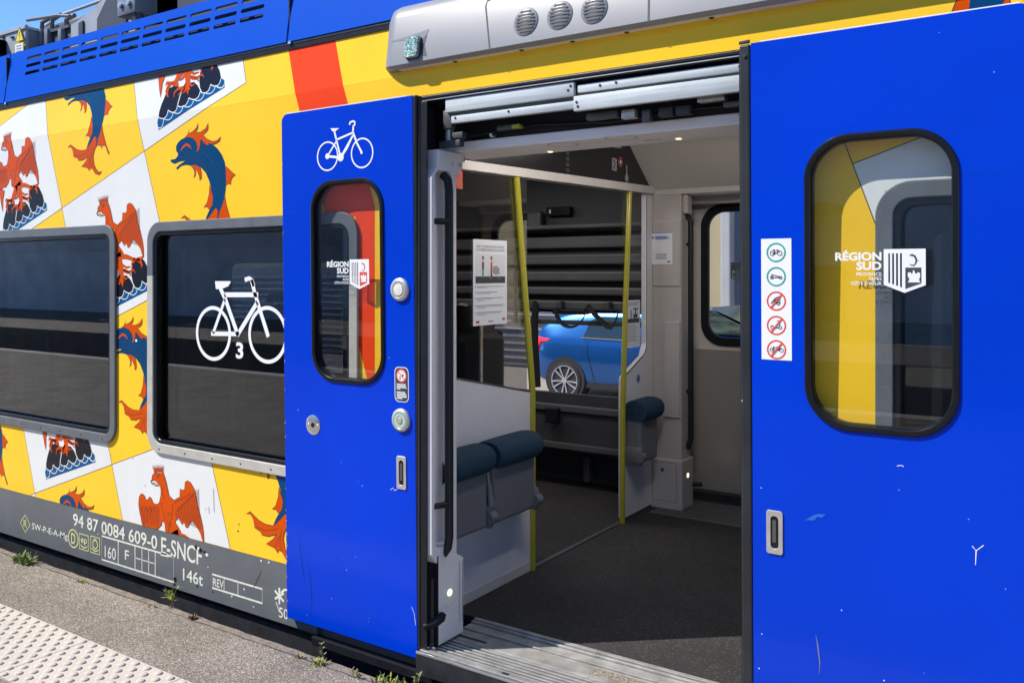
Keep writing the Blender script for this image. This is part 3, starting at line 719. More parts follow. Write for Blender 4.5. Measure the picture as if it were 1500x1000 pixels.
# ---- body windows ---------------------------------------------------------
def ring(w, d_out, d_in, r_out, depth, M, off, m, bev=0):
    o = rrect(*inset(w, d_out), r_out); i = rrect(*inset(w, d_in), max(r_out - (d_in - d_out), .01))
    mb = MB(); mb.merge(shape([o, i], depth, bev), m, M @ Matrix.Translation((0, 0, off))); return mb
WIN = []
for idx, w in enumerate((W1, W2, W3)):
    mb = MB(); r = .095
    if idx == 1:
        # frame faded to cream below the shoulder
        zc = 1.395
        def part_ring(lo, hi, mtl):
            me = shape([rrect(*w, r, 14), rrect(*inset(w, .047), r - .035, 14)], .014, .004)
            bm = bmesh.new(); bm.from_mesh(me)
            g = bm.verts[:] + bm.edges[:] + bm.faces[:]
            bmesh.ops.bisect_plane(bm, geom=g, plane_co=(0, lo, 0), plane_no=(0, 1, 0), clear_inner=True)
            g = bm.verts[:] + bm.edges[:] + bm.faces[:]
            bmesh.ops.bisect_plane(bm, geom=g, plane_co=(0, hi, 0), plane_no=(0, -1, 0), clear_inner=True)
            bm.to_mesh(me); bm.free(); b_ = MB(); b_.merge(me, mtl, WALL @ Matrix.Translation((0, 0, .001))); return b_
        fr_ = part_ring(zc, 9, frame_grey).build('window_frame', train)
        c_ = part_ring(-9, zc - .001, frame_cream).build('faded_trim', fr_); c_['label'] = 'lower part of the frame faded to cream'
    else:
        fr_ = ring(w, 0, .047, r, .014, WALL, .001, frame_grey, .004).build('window_frame', train)
    ring(w, .040, .066, r - .03, .02, WALL, -.012, seal, .004).build('seal', fr_)
    mb = MB(); mb.merge(shape([rrect(*inset(w, .060), r - .045)], .004), glass_body, WALL @ Matrix.Translation((0, 0, -.030))); mb.build('glass', fr_)
    mb = MB(); mb.merge(shape([rrect(*inset(w, .125), .055)], .003), glass_haze, WALL @ Matrix.Translation((0, 0, -.060))); mb.build('haze_pane', fr_)  # extra reflective pane, adds a pale haze inside the dark border
    mb = MB(); mb.merge(shape([rrect(*inset(w, .045), r - .04), rrect(*inset(w, .135), .05)], .012), frit, WALL @ Matrix.Translation((0, 0, -.054))); mb.build('tinted_border', fr_)
    for k in range(7):
        xx = w[0] + .1 + k * .2; sc_ = MB(); sc_.lathe([(.0042, 0), (.0042, .0015), (.003, .0018)], dark_metal, WALL @ Matrix.Translation((xx, w[2] + .022, .0150)), 8); sc_.build('frame_screw', fr_)
    WIN.append(fr_)
# bicycle pictogram 3 on the second window
GL = frame((0, .0252, 0), (1, 0, 0), (0, 0, 1)); T = tracer(GL, 0, 280, 3.449)
def bike_big(mb, M, z, mtl):
    c1 = T(1078, 718); c2 = T(1352, 725); R = .119
    for c in (c1, c2): mb.ribbon(circ(c[0], c[1], R, 48), .017, z, mtl, True, M)
    def L(pts, wd): mb.ribbon([T(*p) for p in pts], wd, z + .0004, mtl, False, M)
    L([(1088, 460), (1166, 460)], .010); mb.flat([T(*p) for p in [(1088, 459), (1166, 460), (1155, 480), (1130, 490), (1092, 495)]], z + .0003, mtl, M)
    L([(1112, 485), (1140, 545), (1204, 728)], .023); L([(1134, 523), (1306, 523)], .022); L([(1138, 545), (1078, 718)], .017)
    L([(1068, 719), (1206, 721)], .020); L([(1302, 560), (1200, 728)], .022); L([(1272, 448), (1290, 520), (1357, 735)], .022); L([(1238, 448), (1262, 440), (1276, 452), (1284, 480)], .020)
    a = T(1193, 840); b_ = T(1230, 840); h = T(1193, 765)[1] - a[1]
    put_text(mb, '3', a[0], b_[0], a[1], h, z, mtl, M, .03)
mb = MB(); bike_big(mb, GL, .0012, white_sticker); mb.build('bicycle_pictogram', WIN[1])

# ---- skirt lettering -----------------------------------------------------
S3 = tracer(WALL, 0, 560, 3.449); S4 = tracer(WALL, 0, 710, 3.449)
def skirt_text(mb, s, p0, p1, ptop, m=cream_letter, bold=.012, tr=S4):
    a = tr(*p0); b_ = tr(*p1); t = tr(*ptop); put_text(mb, s, a[0], b_[0], a[1], t[1] - a[1], .0008, m, WALL, bold)
mb = MB()
skirt_text(mb, '94 87 0084 609-0', (370, 202), (795, 310), (370, 142))
pieces(mb, 'number_lettering', train)
skirt_text(mb, 'E-SNCF', (815, 345), (1020, 380), (815, 262))
mb.ribbon([S4(812, 352), S4(855, 362)], .006, .001, cream_letter, False, WALL)
pieces(mb, 'owner_lettering', train)
skirt_text(mb, 'SW-P-E-A-Mg', (162, 220), (343, 280), (162, 190), bold=.008)
pieces(mb, 'regime_lettering', train)
skirt_text(mb, '146t', (925, 478), (1026, 495), (925, 420))
mb.build('weight_lettering', train)
mb = MB()
c = S4(128, 195); mb.ribbon([(c[0] - .052, c[1]), (c[0], c[1] - .050), (c[0] + .052, c[1]), (c[0], c[1] + .050)], .006, .0008, lime_letter, True, WALL)
put_text(mb, 'R', c[0] - .016, c[0] + .018, c[1] - .020, .040, .0009, lime_letter, WALL)
pieces(mb, 'diamond_mark', train); c = S4(371, 270); mb.ribbon(circ(c[0], c[1], .047, 36), .007, .0008, lime_letter, True, WALL); put_text(mb, 'D', c[0] - .020, c[0] + .020, c[1] - .028, .056, .0009, lime_letter, WALL, .01)
pieces(mb, 'brake_mark', train)
for x0, x1, s in ((402, 447, 'ep'), (459, 504, 'ö')):
    a = S4(x0, 320 if s == 'ep' else 338); b_ = S4(x1, 335 if s == 'ep' else 350); t = S4(x0, 244 if s == 'ep' else 256)
    h = t[1] - a[1]; mb.ribbon([(a[0], a[1]), (b_[0], a[1]), (b_[0], t[1]), (a[0], t[1])], .006, .0008, lime_letter, True, WALL)
    wd = b_[0] - a[0]
    if s == 'ep': put_text(mb, 'ep', a[0] + .014, b_[0] - .014, a[1] + h * .45, h * .42, .0009, lime_letter, WALL, .01)
    else:
        mb.ribbon(circ((a[0] + b_[0]) / 2, a[1] + h * .55, .022, 24), .006, .0009, lime_letter, True, WALL); mb.ribbon([(a[0] + wd * .35, a[1] + h * .86), (a[0] + wd * .65, a[1] + h * .86)], .005, .0009, lime_letter, False, WALL)
    mb.ribbon([(a[0] + wd * (.12 + .76 * k / 8), a[1] + h * (.28 - .14 * math.sin(math.pi * k / 8))) for k in range(9)], .006, .0009, lime_letter, False, WALL)
    pieces(mb, 'brake_mark', train)
mb = MB()
def rectline(p0, p1, wd=.0085):
    mb.ribbon([p0, (p1[0], p0[1]), p1, (p0[0], p1[1])], wd, .0008, cream_letter, True, WALL)
a = S4(515, 375); b_ = S4(878, 362); rectline(a, (b_[0], b_[1]))
for x in (598, 683, 785): q = S4(x, 400); mb.ribbon([(q[0], a[1]), (q[0], b_[1])], .006, .0009, cream_letter, False, WALL)
for x in (718, 752): q = S4(x, 400); mb.ribbon([(q[0], a[1] + .0), (q[0], b_[1])], .005, .0009, cream_letter, False, WALL)
q0 = S4(683, 400); q1 = S4(785, 400); mb.ribbon([(q0[0], (a[1] + b_[1]) / 2), (q1[0], (a[1] + b_[1]) / 2)], .005, .0009, cream_letter, False, WALL)
skirt_text(mb, '160', (530, 362), (586, 375), (530, 305), bold=.005); skirt_text(mb, 'F', (632, 375), (652, 380), (632, 326), bold=.008)
pieces(mb, 'speed_box', train)
a = S4(1073, 518); b_ = S4(1326, 525); rectline(a, b_)
for x in (1133, 1203): q = S4(x, 500); mb.ribbon([(q[0], a[1]), (q[0], b_[1])], .004, .0009, cream_letter, False, WALL)
skirt_text(mb, 'REV', (1078, 508), (1130, 520), (1078, 468), bold=.01)
pieces(mb, 'revision_box', train)
c = S4(1412, 560)
for k in range(3):
    th = math.radians(90 + 60 * k); mb.ribbon([(c[0] - .033 * math.cos(th), c[1] - .036 * math.sin(th)), (c[0] + .033 * math.cos(th), c[1] + .036 * math.sin(th))], .011, .0008 + k * .0001, cream_letter, False, WALL)
mb.ribbon([S4(1420, 545), S4(1438, 528), S4(1460, 530), S4(1475, 550)], .010, .0012, cream_letter, False, WALL)
mb.ribbon([S4(1395, 590), S4(1412, 638)], .005, .0009, cream_letter, False, WALL)
skirt_text(mb, '50', (1410, 665), (1456, 672), (1410, 615), bold=.01)
mb.build('curve_mark', train)
# scuffs: dark tears and pale nicks on the lower body
mb = MB(); rs = random.Random(11)
def blob(px, py, r, m, z=.0016, M=WALL, sx=1.0, n=9):
    if M is LEAF: r *= .6
    c = hit(M, px, py); mb.flat([(c[0] + r * sx * rs.uniform(.5, 1.2) * math.cos(k * 2 * math.pi / n), c[1] + r * rs.uniform(.5, 1.2) * math.sin(k * 2 * math.pi / n)) for k in range(n)], z, m, M)
for px, py, r, m_ in [(287, 801, .012, rubber), (294, 804, .016, rubber), (300, 808, .01, rubber), (303, 812, .012, white), (257, 848, .014, rubber), (256, 855, .008, rubber), (289, 858, .006, rubber),
                      (144, 782, .005, white), (178, 770, .004, outline), (245, 730, .004, outline), (213, 711, .003, outline), (350, 767, .004, outline), (349, 777, .005, outline), (302, 745, .003, outline),
                      (340, 873, .006, white), (312, 866, .005, blue), (372, 888, .004, cream_letter), (383, 821, .006, white_sticker), (394, 823, .006, white_sticker), (305, 830, .004, white_sticker), (330, 676, .006, dark_metal), (345, 680, .005, dark_metal),
                      (321, 675, .004, dark_metal), (263, 662, .004, dark_metal), (358, 862, .006, cream_letter), (163, 666, .003, outline), (195, 671, .003, outline), (360, 690, .003, outline), (200, 499, .009, white_sticker)]:
    blob(px, py, r, m_); pieces(mb, 'paint_scuff', train)
for pts in [[(313, 715), (314, 750)], [(383, 835), (372, 860)], [(306, 742), (307, 752)]]:
    mb.ribbon([hit(WALL, *p) for p in pts], .0022, .0016, outline, False, WALL); pieces(mb, 'scratch', train)

# ---- pod above the door ----------------------------------------------------
PODF = frame((0, -.034, 2.194), (1, 0, 0), (0, TAN, 1))       # front face
def pod(mb):
    # cross-section lofted along X, left end rounded in
    sec = [(.055, .0), (-.004, .0), (-.012, .006), (-.012, .175), (.002, .215), (.05, .25), (.13, .262)]   # (back from front face, up)
    st = []
    for k in range(11):
        a = math.radians(90 * k / 10); st.append((-2.33 + .07 * (1 - math.cos(a)), math.sin(a)))
    st.append((1.5, 1.0))
    vs = []; fs = []; n_ = len(sec)
    for x, s in st:
        for b_, u in sec:
            uu = .125 + (u - .125) * (.80 + .20 * s) if u > 0.01 else u + (1 - s) * .012
            bb = b_ + (1 - s) * .055
            q = PODF @ Vector((x, uu * 1.12, -bb - 0)); vs.append(tuple(q))
    for i in range(len(st) - 1):
        for k in range(n_ - 1): fs.append([i * n_ + k, (i + 1) * n_ + k, (i + 1) * n_ + k + 1, i * n_ + k + 1])
    fs.append(list(range(n_))[::-1])
    mb.add(vs, fs, pod_grey, True)
mb = MB(); pod(mb)
o = mb.build('door_pod', train); o['label'] = 'pale grey housing with speakers above the door'
POD = o
PF = PODF @ Matrix.Translation((0, 0, .012))
mb = MB()
mb.box(-2.25, 1.5, -.0205, .02, 2.1885, 2.1925, pod_under)
mb.build('underside', POD)
mb = MB()
def pf(px, py): return hit(PF, px, py)
p1 = pf(712, 12); p2 = pf(718, 74); p3 = pf(943, 0); p4 = pf(950, 33)
L_ = [(p1[0] + .02, .30), (p1[0] + .0, .285), (p2[0], .0)]
mb.ribbon([(p1[0] + .05, .196), (p1[0] + .004, .19), (p1[0] - .002, .17), (p2[0] - .002, .004)], .006, .0008, dark_metal, False, PF)
mb.ribbon([(p1[0] + .05, .196), (p4[0] - .01, .196)], .006, .0010, dark_metal, False, PF)
pieces(mb, 'panel_gap', POD)
mb.ribbon([(p4[0] - .01, .22), (p4[0], .004)], .007, .0008, dark_metal, False, PF)
pieces(mb, 'panel_gap', POD)
mb.ribbon([(.0, .22), (.0, .004)], .007, .0008, dark_metal, False, PF)
mb.build('panel_gap', POD)
for px, py in ((770.5, 32.5), (820, 23), (870.5, 14)):
    c = pf(px, py); M = PF @ Matrix.Translation((c[0], c[1], 0))
    mb = MB(); mb.lathe([(.0505, 0), (.0505, .0015), (.047, .004), (.020, .0075), (.001, .009)], pod_grey, M, 36)
    g_ = mb.build('speaker_grille', POD)
    mb = MB()
    for k in range(7):
        yy = -.035 + k * .0117; hw = math.sqrt(max(.043 ** 2 - yy ** 2, .0001)) * .92; zz = .0098 - .0030 * (abs(yy) / .035)
        mb.merge(shape([rrect(-hw, hw, yy - .0035, yy + .0035, .0033, 3)], .0006), dark_metal, M @ Matrix.Translation((0, 0, zz - .0005)))
    mb.build('grille_slots', g_)
for px, py in ((756, 70), (831, 57.5), (911, 43.5), (658, 89), (1036, 22)):
    x, z = hit(PF, px, py)
    mb = MB(); mb.lathe([(.008, 0), (.008, .002), (.005, .003)], dark_metal, Matrix.Translation((x, -.012, 2.188)) @ Matrix.Rotation(math.pi, 4, 'X'), 12); mb.build('screw', POD)
# side lamp in its recess
c = pf(607, 71); 
mb = MB()
q = [pf(*p) for p in [(571, 62), (600, 53), (629, 43), (624, 62), (623, 83), (612, 88), (596, 88)]]
mb.flat([pf(571, 62), pf(603, 52), pf(629, 43), pf(623, 56), pf(607, 58)], .0008, roof_mid, PF)
mb.flat([pf(619, 57), pf(626, 50), pf(622, 66), pf(625, 83), pf(616, 80)], .0010, roof_dark, PF)
mb.build('lamp_recess', POD)
M = PF @ Matrix.Translation((c[0], c[1], 0))
mb = MB(); mb.merge(shape([rrect(-.034, .030, -.040, .040, .012)], .020, .004), lamp_glass, M); lp = mb.build('side_lamp', POD)
mb = MB(); mb.merge(shape([rrect(-.037, .034, -.044, .044, .014), rrect(-.032, .028, -.038, .038, .010)], .008), roof_dark, M); mb.build('lamp_frame', lp)
mb = MB()
for k in range(9): mb.box(-.026 + (k % 3) * .018, -.016 + (k % 3) * .018, -.030 + (k // 3) * .022, -.018 + (k // 3) * .022, .0202, .0215, chrome if k % 2 else green_ring, M=M)
mb.build('lamp_cells', lp)

# ---- door portal, rails, mechanism ------------------------------------------
mb = MB()
mb.box(DX0 - .0, DX1 + .0, -.001, .10, 2.066, 2.081, rubber, .004); mb.box(DX0, DX1, .004, .10, 2.0585, 2.067, post_rubber, .003)
mb.box(DX0, DX1, .0015, .004, 2.0615, 2.0645, satin)
mb.box(-2.24, -2.130, -.004, .06, -.03, 2.047, rubber, .006); mb.box(-2.117, -2.086, -.049, -.045, -.03, 2.047, rubber, .0015)
mb.box(DX1 - .03, DX1, -.004, .12, -.03, 2.047, rubber, .006)
mb.build('door_portal', train)
mb = MB()
def rail(x0, x1, z0, z1, y, m, th=.02): mb.box(x0, x1, y, y + th, z0, z1, m, .002)
X0, X1 = -2.055, -.86; XM = -1.488
rail(X0 + .012, XM, 2.008, 2.057, .007, alu)
rail(X0 - .03, X1, 2.046, 2.0575, .045, dark_metal)
rail(X0 + .035, XM + .0, 1.966, 1.993, .013, alu)
mb.box(X0, XM, .022, .05, 1.994, 2.0075, mid_metal)
rail(XM + .012, X1, 2.018, 2.045, .013, alu)
rail(XM + .001, X1, 1.955, 2.006, .004, alu)
mb.box(XM, X1, .022, .05, 2.0065, 2.0175, mid_metal)
mb.box(X0 - .01, X0 + .03, .02, .05, 1.95, 2.02, mid_metal, .004)
for x, z in ((-1.50, 2.044), (-1.51, 2.03), (-1.475, 1.985), (-1.47, 1.97), (-1.76, 1.985), (-.91, 2.034), (-1.33, 2.036), (-1.39, 2.034), (-2.0, 1.985)):
    mb.lathe([(.0045, 0), (.0045, .0015), (.003, .002)], dark_metal, frame((x, (.0065 if x < -1.488 else .0125) if z > 2.01 else (.0125 if x < -1.488 else .0035), z), (1, 0, 0), (0, 0, 1)), 10)
mb.build('door_rail', train)
mb = MB()
mb.box(-2.25, -.8, .13, .16, 1.885, 2.10, slat_dark)
mb.box(-2.25, -.8, .04, 2.6, 2.167, 2.19, slat_dark)
for x, wd, z0, z1, m_, y in [(-1.86, .07, 1.935, 1.952, mid_metal, .08), (-1.79, .035, 1.934, 1.950, yel_pole, .075), (-1.47, .12, 1.93, 1.955, mid_metal, .06), (-1.33, .05, 1.92, 1.95, satin, .05), (-1.26, .03, 1.905, 1.945, mid_metal, .06),
                             (-1.2, .05, 1.915, 1.945, int_dark, .06), (-1.14, .05, 1.915, 1.945, int_dark, .06), (-1.06, .09, 1.945, 1.962, satin, .045), (-.98, .12, 1.925, 1.94, mid_metal, .06), (-.885, .04, 1.94, 1.955, satin, .05),
                             (-2.06, .02, 1.90, 1.95, satin, .03), (-2.03, .05, 1.91, 1.935, int_dark, .03), (-2.085, .10, 1.88, 1.905, int_dark, .02), (-1.9, .012, 1.915, 1.93, chrome, .09)]:
    mb.box(x, x + wd, y, y + .03, z0, z1, m_, .003)
mb.tube([(-2.0, .1, 1.93), (-1.7, .11, 1.945), (-1.4, .1, 1.925), (-1.1, .11, 1.94), (-.85, .1, 1.93)], .006, rubber)
mb.build('door_mechanism', train)

# ---- shell of the interior --------------------------------------------------
mb = MB()                                                  # ceilings and end walls
mb.box(-7.3, 1.5, .10, 2.62, 2.150, 2.165, ceil_grey)
mb.box(-7.3, -7.25, .1, 2.62, 0, 2.15, int_dark)
mb.box(1.45, 1.5, .1, 2.62, 0, 2.15, int_dark)
mb.build('ceiling', train)
mb = MB()                                                  # lining behind the near wall
for x0, x1 in ((-7.25, -2.25), (-.78, 1.45)):
    ws = [w for w in (W1, W2, W3) if x0 < w[0] < x1]
    mb.merge(shape([[(x0, 0), (x1, 0), (x1, 2.15), (x0, 2.15)]] + [rrect(*inset(w, .09), .08) for w in ws], .02), int_dark, frame((0, .14, 0), (1, 0, 0), (0, 0, 1)))
mb.build('wall_lining', train)
mb = MB(); mb.box(-7.3, 1.5, .305, 2.62, -.09, -.002, carpet); mb.build('floor', train)
mb = MB(); mb.box(-2.262, -2.238, .93, 1.86, -.002, .004, mid_metal); mb.build('floor_strip', train)
mb = MB()
for k in range(7): mb.box(-2.20, -.79, 2.14 + k * .06, 2.19 + k * .06, -.002, .004, mid_metal if k % 2 else slat_grey)
mb.build('rear_sill', train)
mb = MB()
mb.box(-2.125, -.78, -.06, .300, -.09, -.018, rubber)
mb.box(-2.122, -.80, -.072, -.061, -.017, -.005, chrome, .003)
mb.box(-2.122, -.80, -.070, -.061, -.09, -.018, dark_metal)
ribs = [(-.056, -.036, -.003), (-.024, -.016, -.007), (-.004, .006, -.007), (.017, .027, -.007), (.038, .048, -.007), (.059, .069, -.007), (.080, .092, -.006), (.100, .106, -.008), (.112, .200, -.010), (.206, .212, -.006), (.218, .262, -.010), (.268, .276, -.002), (.284, .304, .001)]
for a, b_, z in ribs: mb.box(-2.115, -.79, a, b_, -.03, z, alu_floor, .0012)
mb.box(-1.5, -1.22, .135, .185, -.03, -.0085, asphalt)
mb.box(-2.1, -1.95, .135, .15, -.03, -.0092, dark_metal)
for x in (-1.75, -1.2): mb.box(x, x + .03, -.05, -.036, -.01, -.0022, dark_metal)
mb.build('door_sill', train)
# far wall with window and rear doorway
FW = frame((0, 2.60, 0), (1, 0, 0), (0, 0, 1))
mb = MB()
fw1 = (-4.6, -2.43, .585, 1.142)
mb.merge(shape([[(-7.25, 0), (-2.18, 0), (-2.18, 2.15), (-7.25, 2.15)], rrect(*fw1, .06), rrect(-6.6, -4.8, .585, 1.5, .08)], .05), int_dark, FW @ Matrix.Translation((0, 0, -.05)))
mb.merge(shape([[(-.70, 0), (1.45, 0), (1.45, 2.15), (-.70, 2.15)], rrect(-.45, .9, .56, 1.62, .08)], .05), int_dark, FW @ Matrix.Translation((0, 0, -.05)))
mb.box(-2.25, -.78, 2.62, 2.76, -.3, .045, dark_metal); mb.box(-7.3, -2.2, 2.70, 2.76, -.3, .55, yellow); mb.box(-7.3, -2.2, 2.70, 2.76, 1.66, 2.3, yellow)
mb.box(-.78, 1.5, 2.70, 2.76, -.3, .55, yellow); mb.box(-.78, 1.5, 2.70, 2.76, 1.66, 2.3, yellow); mb.box(-2.2, -.78, 2.70, 2.76, 2.0, 2.3, yellow)
mb.box(-7.3, 1.5, .05, 2.76, 2.37, 2.40, roof_dark)
mb.build('far_side_wall', train)
mb = MB(); mb.box(-6.7, -2.4, 2.655, 2.66, .5, 1.6, glass_far); mb.box(-.55, .95, 2.655, 2.66, .5, 1.66, glass_far); mb.build('far_window_glass', train)
mb = MB()                                                  # heater box under the far window
mb.box(-4.6, -2.30, 2.38, 2.598, .235, .50, int_dark, .012); mb.box(-4.6, -2.30, 2.36, 2.40, .50, .545, slat_grey, .008); mb.box(-4.6, -2.30, 2.345, 2.379, .26, .30, slat_grey, .006)
mb.box(-3.02, -2.93, 2.30, 2.36, .43, .53, rubber, .01)
mb.box(-2.85, -2.80, 2.5, 2.58, .02, .2, mid_metal, .01)
mb.build('heater_box', train)
mb = MB()                                                  # slatted bicycle and luggage rack
for z0, z1, m_ in [(1.685, 1.72, slat_grey), (1.575, 1.655, slat_grey), (1.465, 1.535, slat_grey), (1.355, 1.42, slat_grey), (1.262, 1.315, slat_grey), (1.165, 1.225, slat_grey)]:
    mb.box(-4.4, -2.36, 2.50, 2.555, z0, z1, m_, .012)
mb.box(-4.4, -2.36, 2.556, 2.598, 1.15, 1.74, slat_dark)
mb.box(-4.4, -2.36, 2.40, 2.50, 1.70, 1.73, slat_grey, .01)
mb.box(-3.40, -2.36, 2.47, 2.50, 1.065, 1.095, int_dark, .004)
mb.box(-3.05, -2.80, 2.44, 2.52, 1.135, 1.17, rubber, .008)
for x in (-3.24, -3.02, -2.66): mb.box(x, x + .04, 2.44, 2.50, 1.17, 1.22, int_dark, .008)
mb.build('luggage_rack', train)
mb = MB()
x, z = atY(787, 318, 2.56); mb.box(x - .06, x + .05, 2.52, 2.58, z - .10, z + .04, slat_grey, .02); x, z = atY(806, 310, 2.56); mb.box(x - .03, x + .16, 2.55, 2.59, z - .03, z + .03, display_black, .004)
mb.box(x + .0, x + .012, 2.546, 2.55, z - .012, z + .012, white_sticker)
mb.build('coat_hook', train)

# ---- vestibule ceiling panel and rear header ----------------------------------
mb = MB(); mb.box(-2.165, -.79, .12, .345, 1.876, 1.914, trim_bright, .004); cp = mb.build('ceiling_panel', train)
def under(name, px, py, rx_, ry_, mtl, zz=1.8755, nested=cp):
    r = ray(px, py); t = (zz - CAMZ) / r.z; x = r.x * t; y = CAMY + r.y * t
    mb = MB(); M = Matrix.Translation((x, y, zz)) @ Matrix.Rotation(math.pi, 4, 'X')
    mb.lathe([(1, 0), (1, .0015), (.9, .002)], mtl, M @ Matrix.Diagonal((rx_, ry_, 1, 1)), 28); return mb.build(name, nested)
under('downlight', 806, 222.5, .009, .012, lamp_on); under('downlight', 994, 203.5, .010, .012, lamp_on)
for px, py in ((825, 212), (910, 202)):
    r = ray(px, py); t = (1.8755 - CAMZ) / r.z; x = r.x * t; y = CAMY + r.y * t
    mb = MB(); mb.ribbon([(x + .055 * math.cos(a * .2618), y + .055 * math.sin(a * .2618)) for a in range(24)], .003, 0, int_dark, True, Matrix.Translation((0, 0, 1.8753)))
    mb.build('speaker_ring', cp)
under('sensor', 905, 216, .014, .014, chrome); 
mb = MB(); mb.box(-.96, -.93, .2, .3, 1.8745, 1.8752, int_dark); mb.box(-1.35, -1.28, .26, .27, 1.8745, 1.8752, trim_shade); mb.build('cover_slot', cp)
mb = MB(); x, z = atY(688, 230, .3); mb.lathe([(.008, 0), (.008, .02), (.006, .026)], chrome, Matrix.Translation((-2.12, .22, 1.876)) @ Matrix.Rotation(math.pi, 4, 'X'), 12); mb.build('ceiling_stud', cp)
# rear header: sloping cover above the rear pillar and door
mb = MB()
M = frame((0, 0, 0), (0, 1, 0), (0, 0, 1))
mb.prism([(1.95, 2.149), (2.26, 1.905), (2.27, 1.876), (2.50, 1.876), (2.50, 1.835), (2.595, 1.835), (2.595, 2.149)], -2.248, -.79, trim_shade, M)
hd = mb.build('rear_header', train)
mb = MB(); mb.box(-2.0, -.82, 2.285, 2.30, 1.8725, 1.8755, lamp_on if False else trim); mb.build('light_strip', hd)
mb = MB(); mb.lathe([(.012, 0), (.012, .002)], lamp_on, Matrix.Translation((-1.72, 2.40, 1.8755)) @ Matrix.Rotation(math.pi, 4, 'X'), 16); mb.build('downlight', hd)
# ceiling of the vestibule around and the display above the partition
mb = MB()
PX = tracer(PART, 0, 0, 1)
def pp(px, py): return hit(PART, px, py)
band = [(.30, 1.884), (2.235, 1.925), (2.24, 1.882), (.30, 1.845)]
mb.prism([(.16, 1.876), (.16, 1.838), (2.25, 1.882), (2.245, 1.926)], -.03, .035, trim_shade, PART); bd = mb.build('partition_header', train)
mb = MB()
dp = [(.35, 1.885), (2.235, 1.928), (2.20, 1.99), (2.10, 2.09), (2.02, 2.137), (1.95, 2.149), (.35, 2.149)]
mb.prism(dp, -.02, .012, display_black, PART); ds = mb.build('display_panel', train)
mb = MB()
def dtext(px, py, wd, h, m_, lines):
    c = pp(px, py)
    for k in range(lines): mb.box(c[0] - wd / 2, c[0] + wd / 2 * rs.uniform(.5, 1), c[1] - h / 2 + k * h / lines, c[1] - h / 2 + (k + .6) * h / lines, .0125, .0135, m_, M=PART)
c = pp(897, 240); mb.flat(rrect(c[0] - .03, c[0] + .03, c[1] - .04, c[1] + .03, .008), .0130, grey_print, PART); mb.ribbon([(c[0] - .015, c[1] + .02), (c[0] + .01, c[1]), (c[0] - .01, c[1] - .03)], .008, .0135, display_black, False, PART)
pieces(mb, 'display_icon', ds); c = pp(906, 237.5); mb.ribbon(circ(c[0], c[1], .024, 24), .008, .0130, red_print, True, PART); mb.flat(circ(c[0], c[1], .012), .0130, paper, PART)
pieces(mb, 'display_icon', ds); c = pp(915, 256); mb.flat(circ(c[0], c[1] - .02, .022), .0130, grey_print, PART); mb.flat(rrect(c[0] - .008, c[0] + .008, c[1] - .02, c[1] + .055, .006), .0132, grey_print, PART)
pieces(mb, 'display_icon', ds); c = pp(829, 243)
for k in range(5): mb.flat(rrect(c[0] - .022, c[0] + .012, c[1] - .06 + k * .028, c[1] - .042 + k * .028, .006), .0130, int_dark, PART)
mb.build('display_icon', ds)

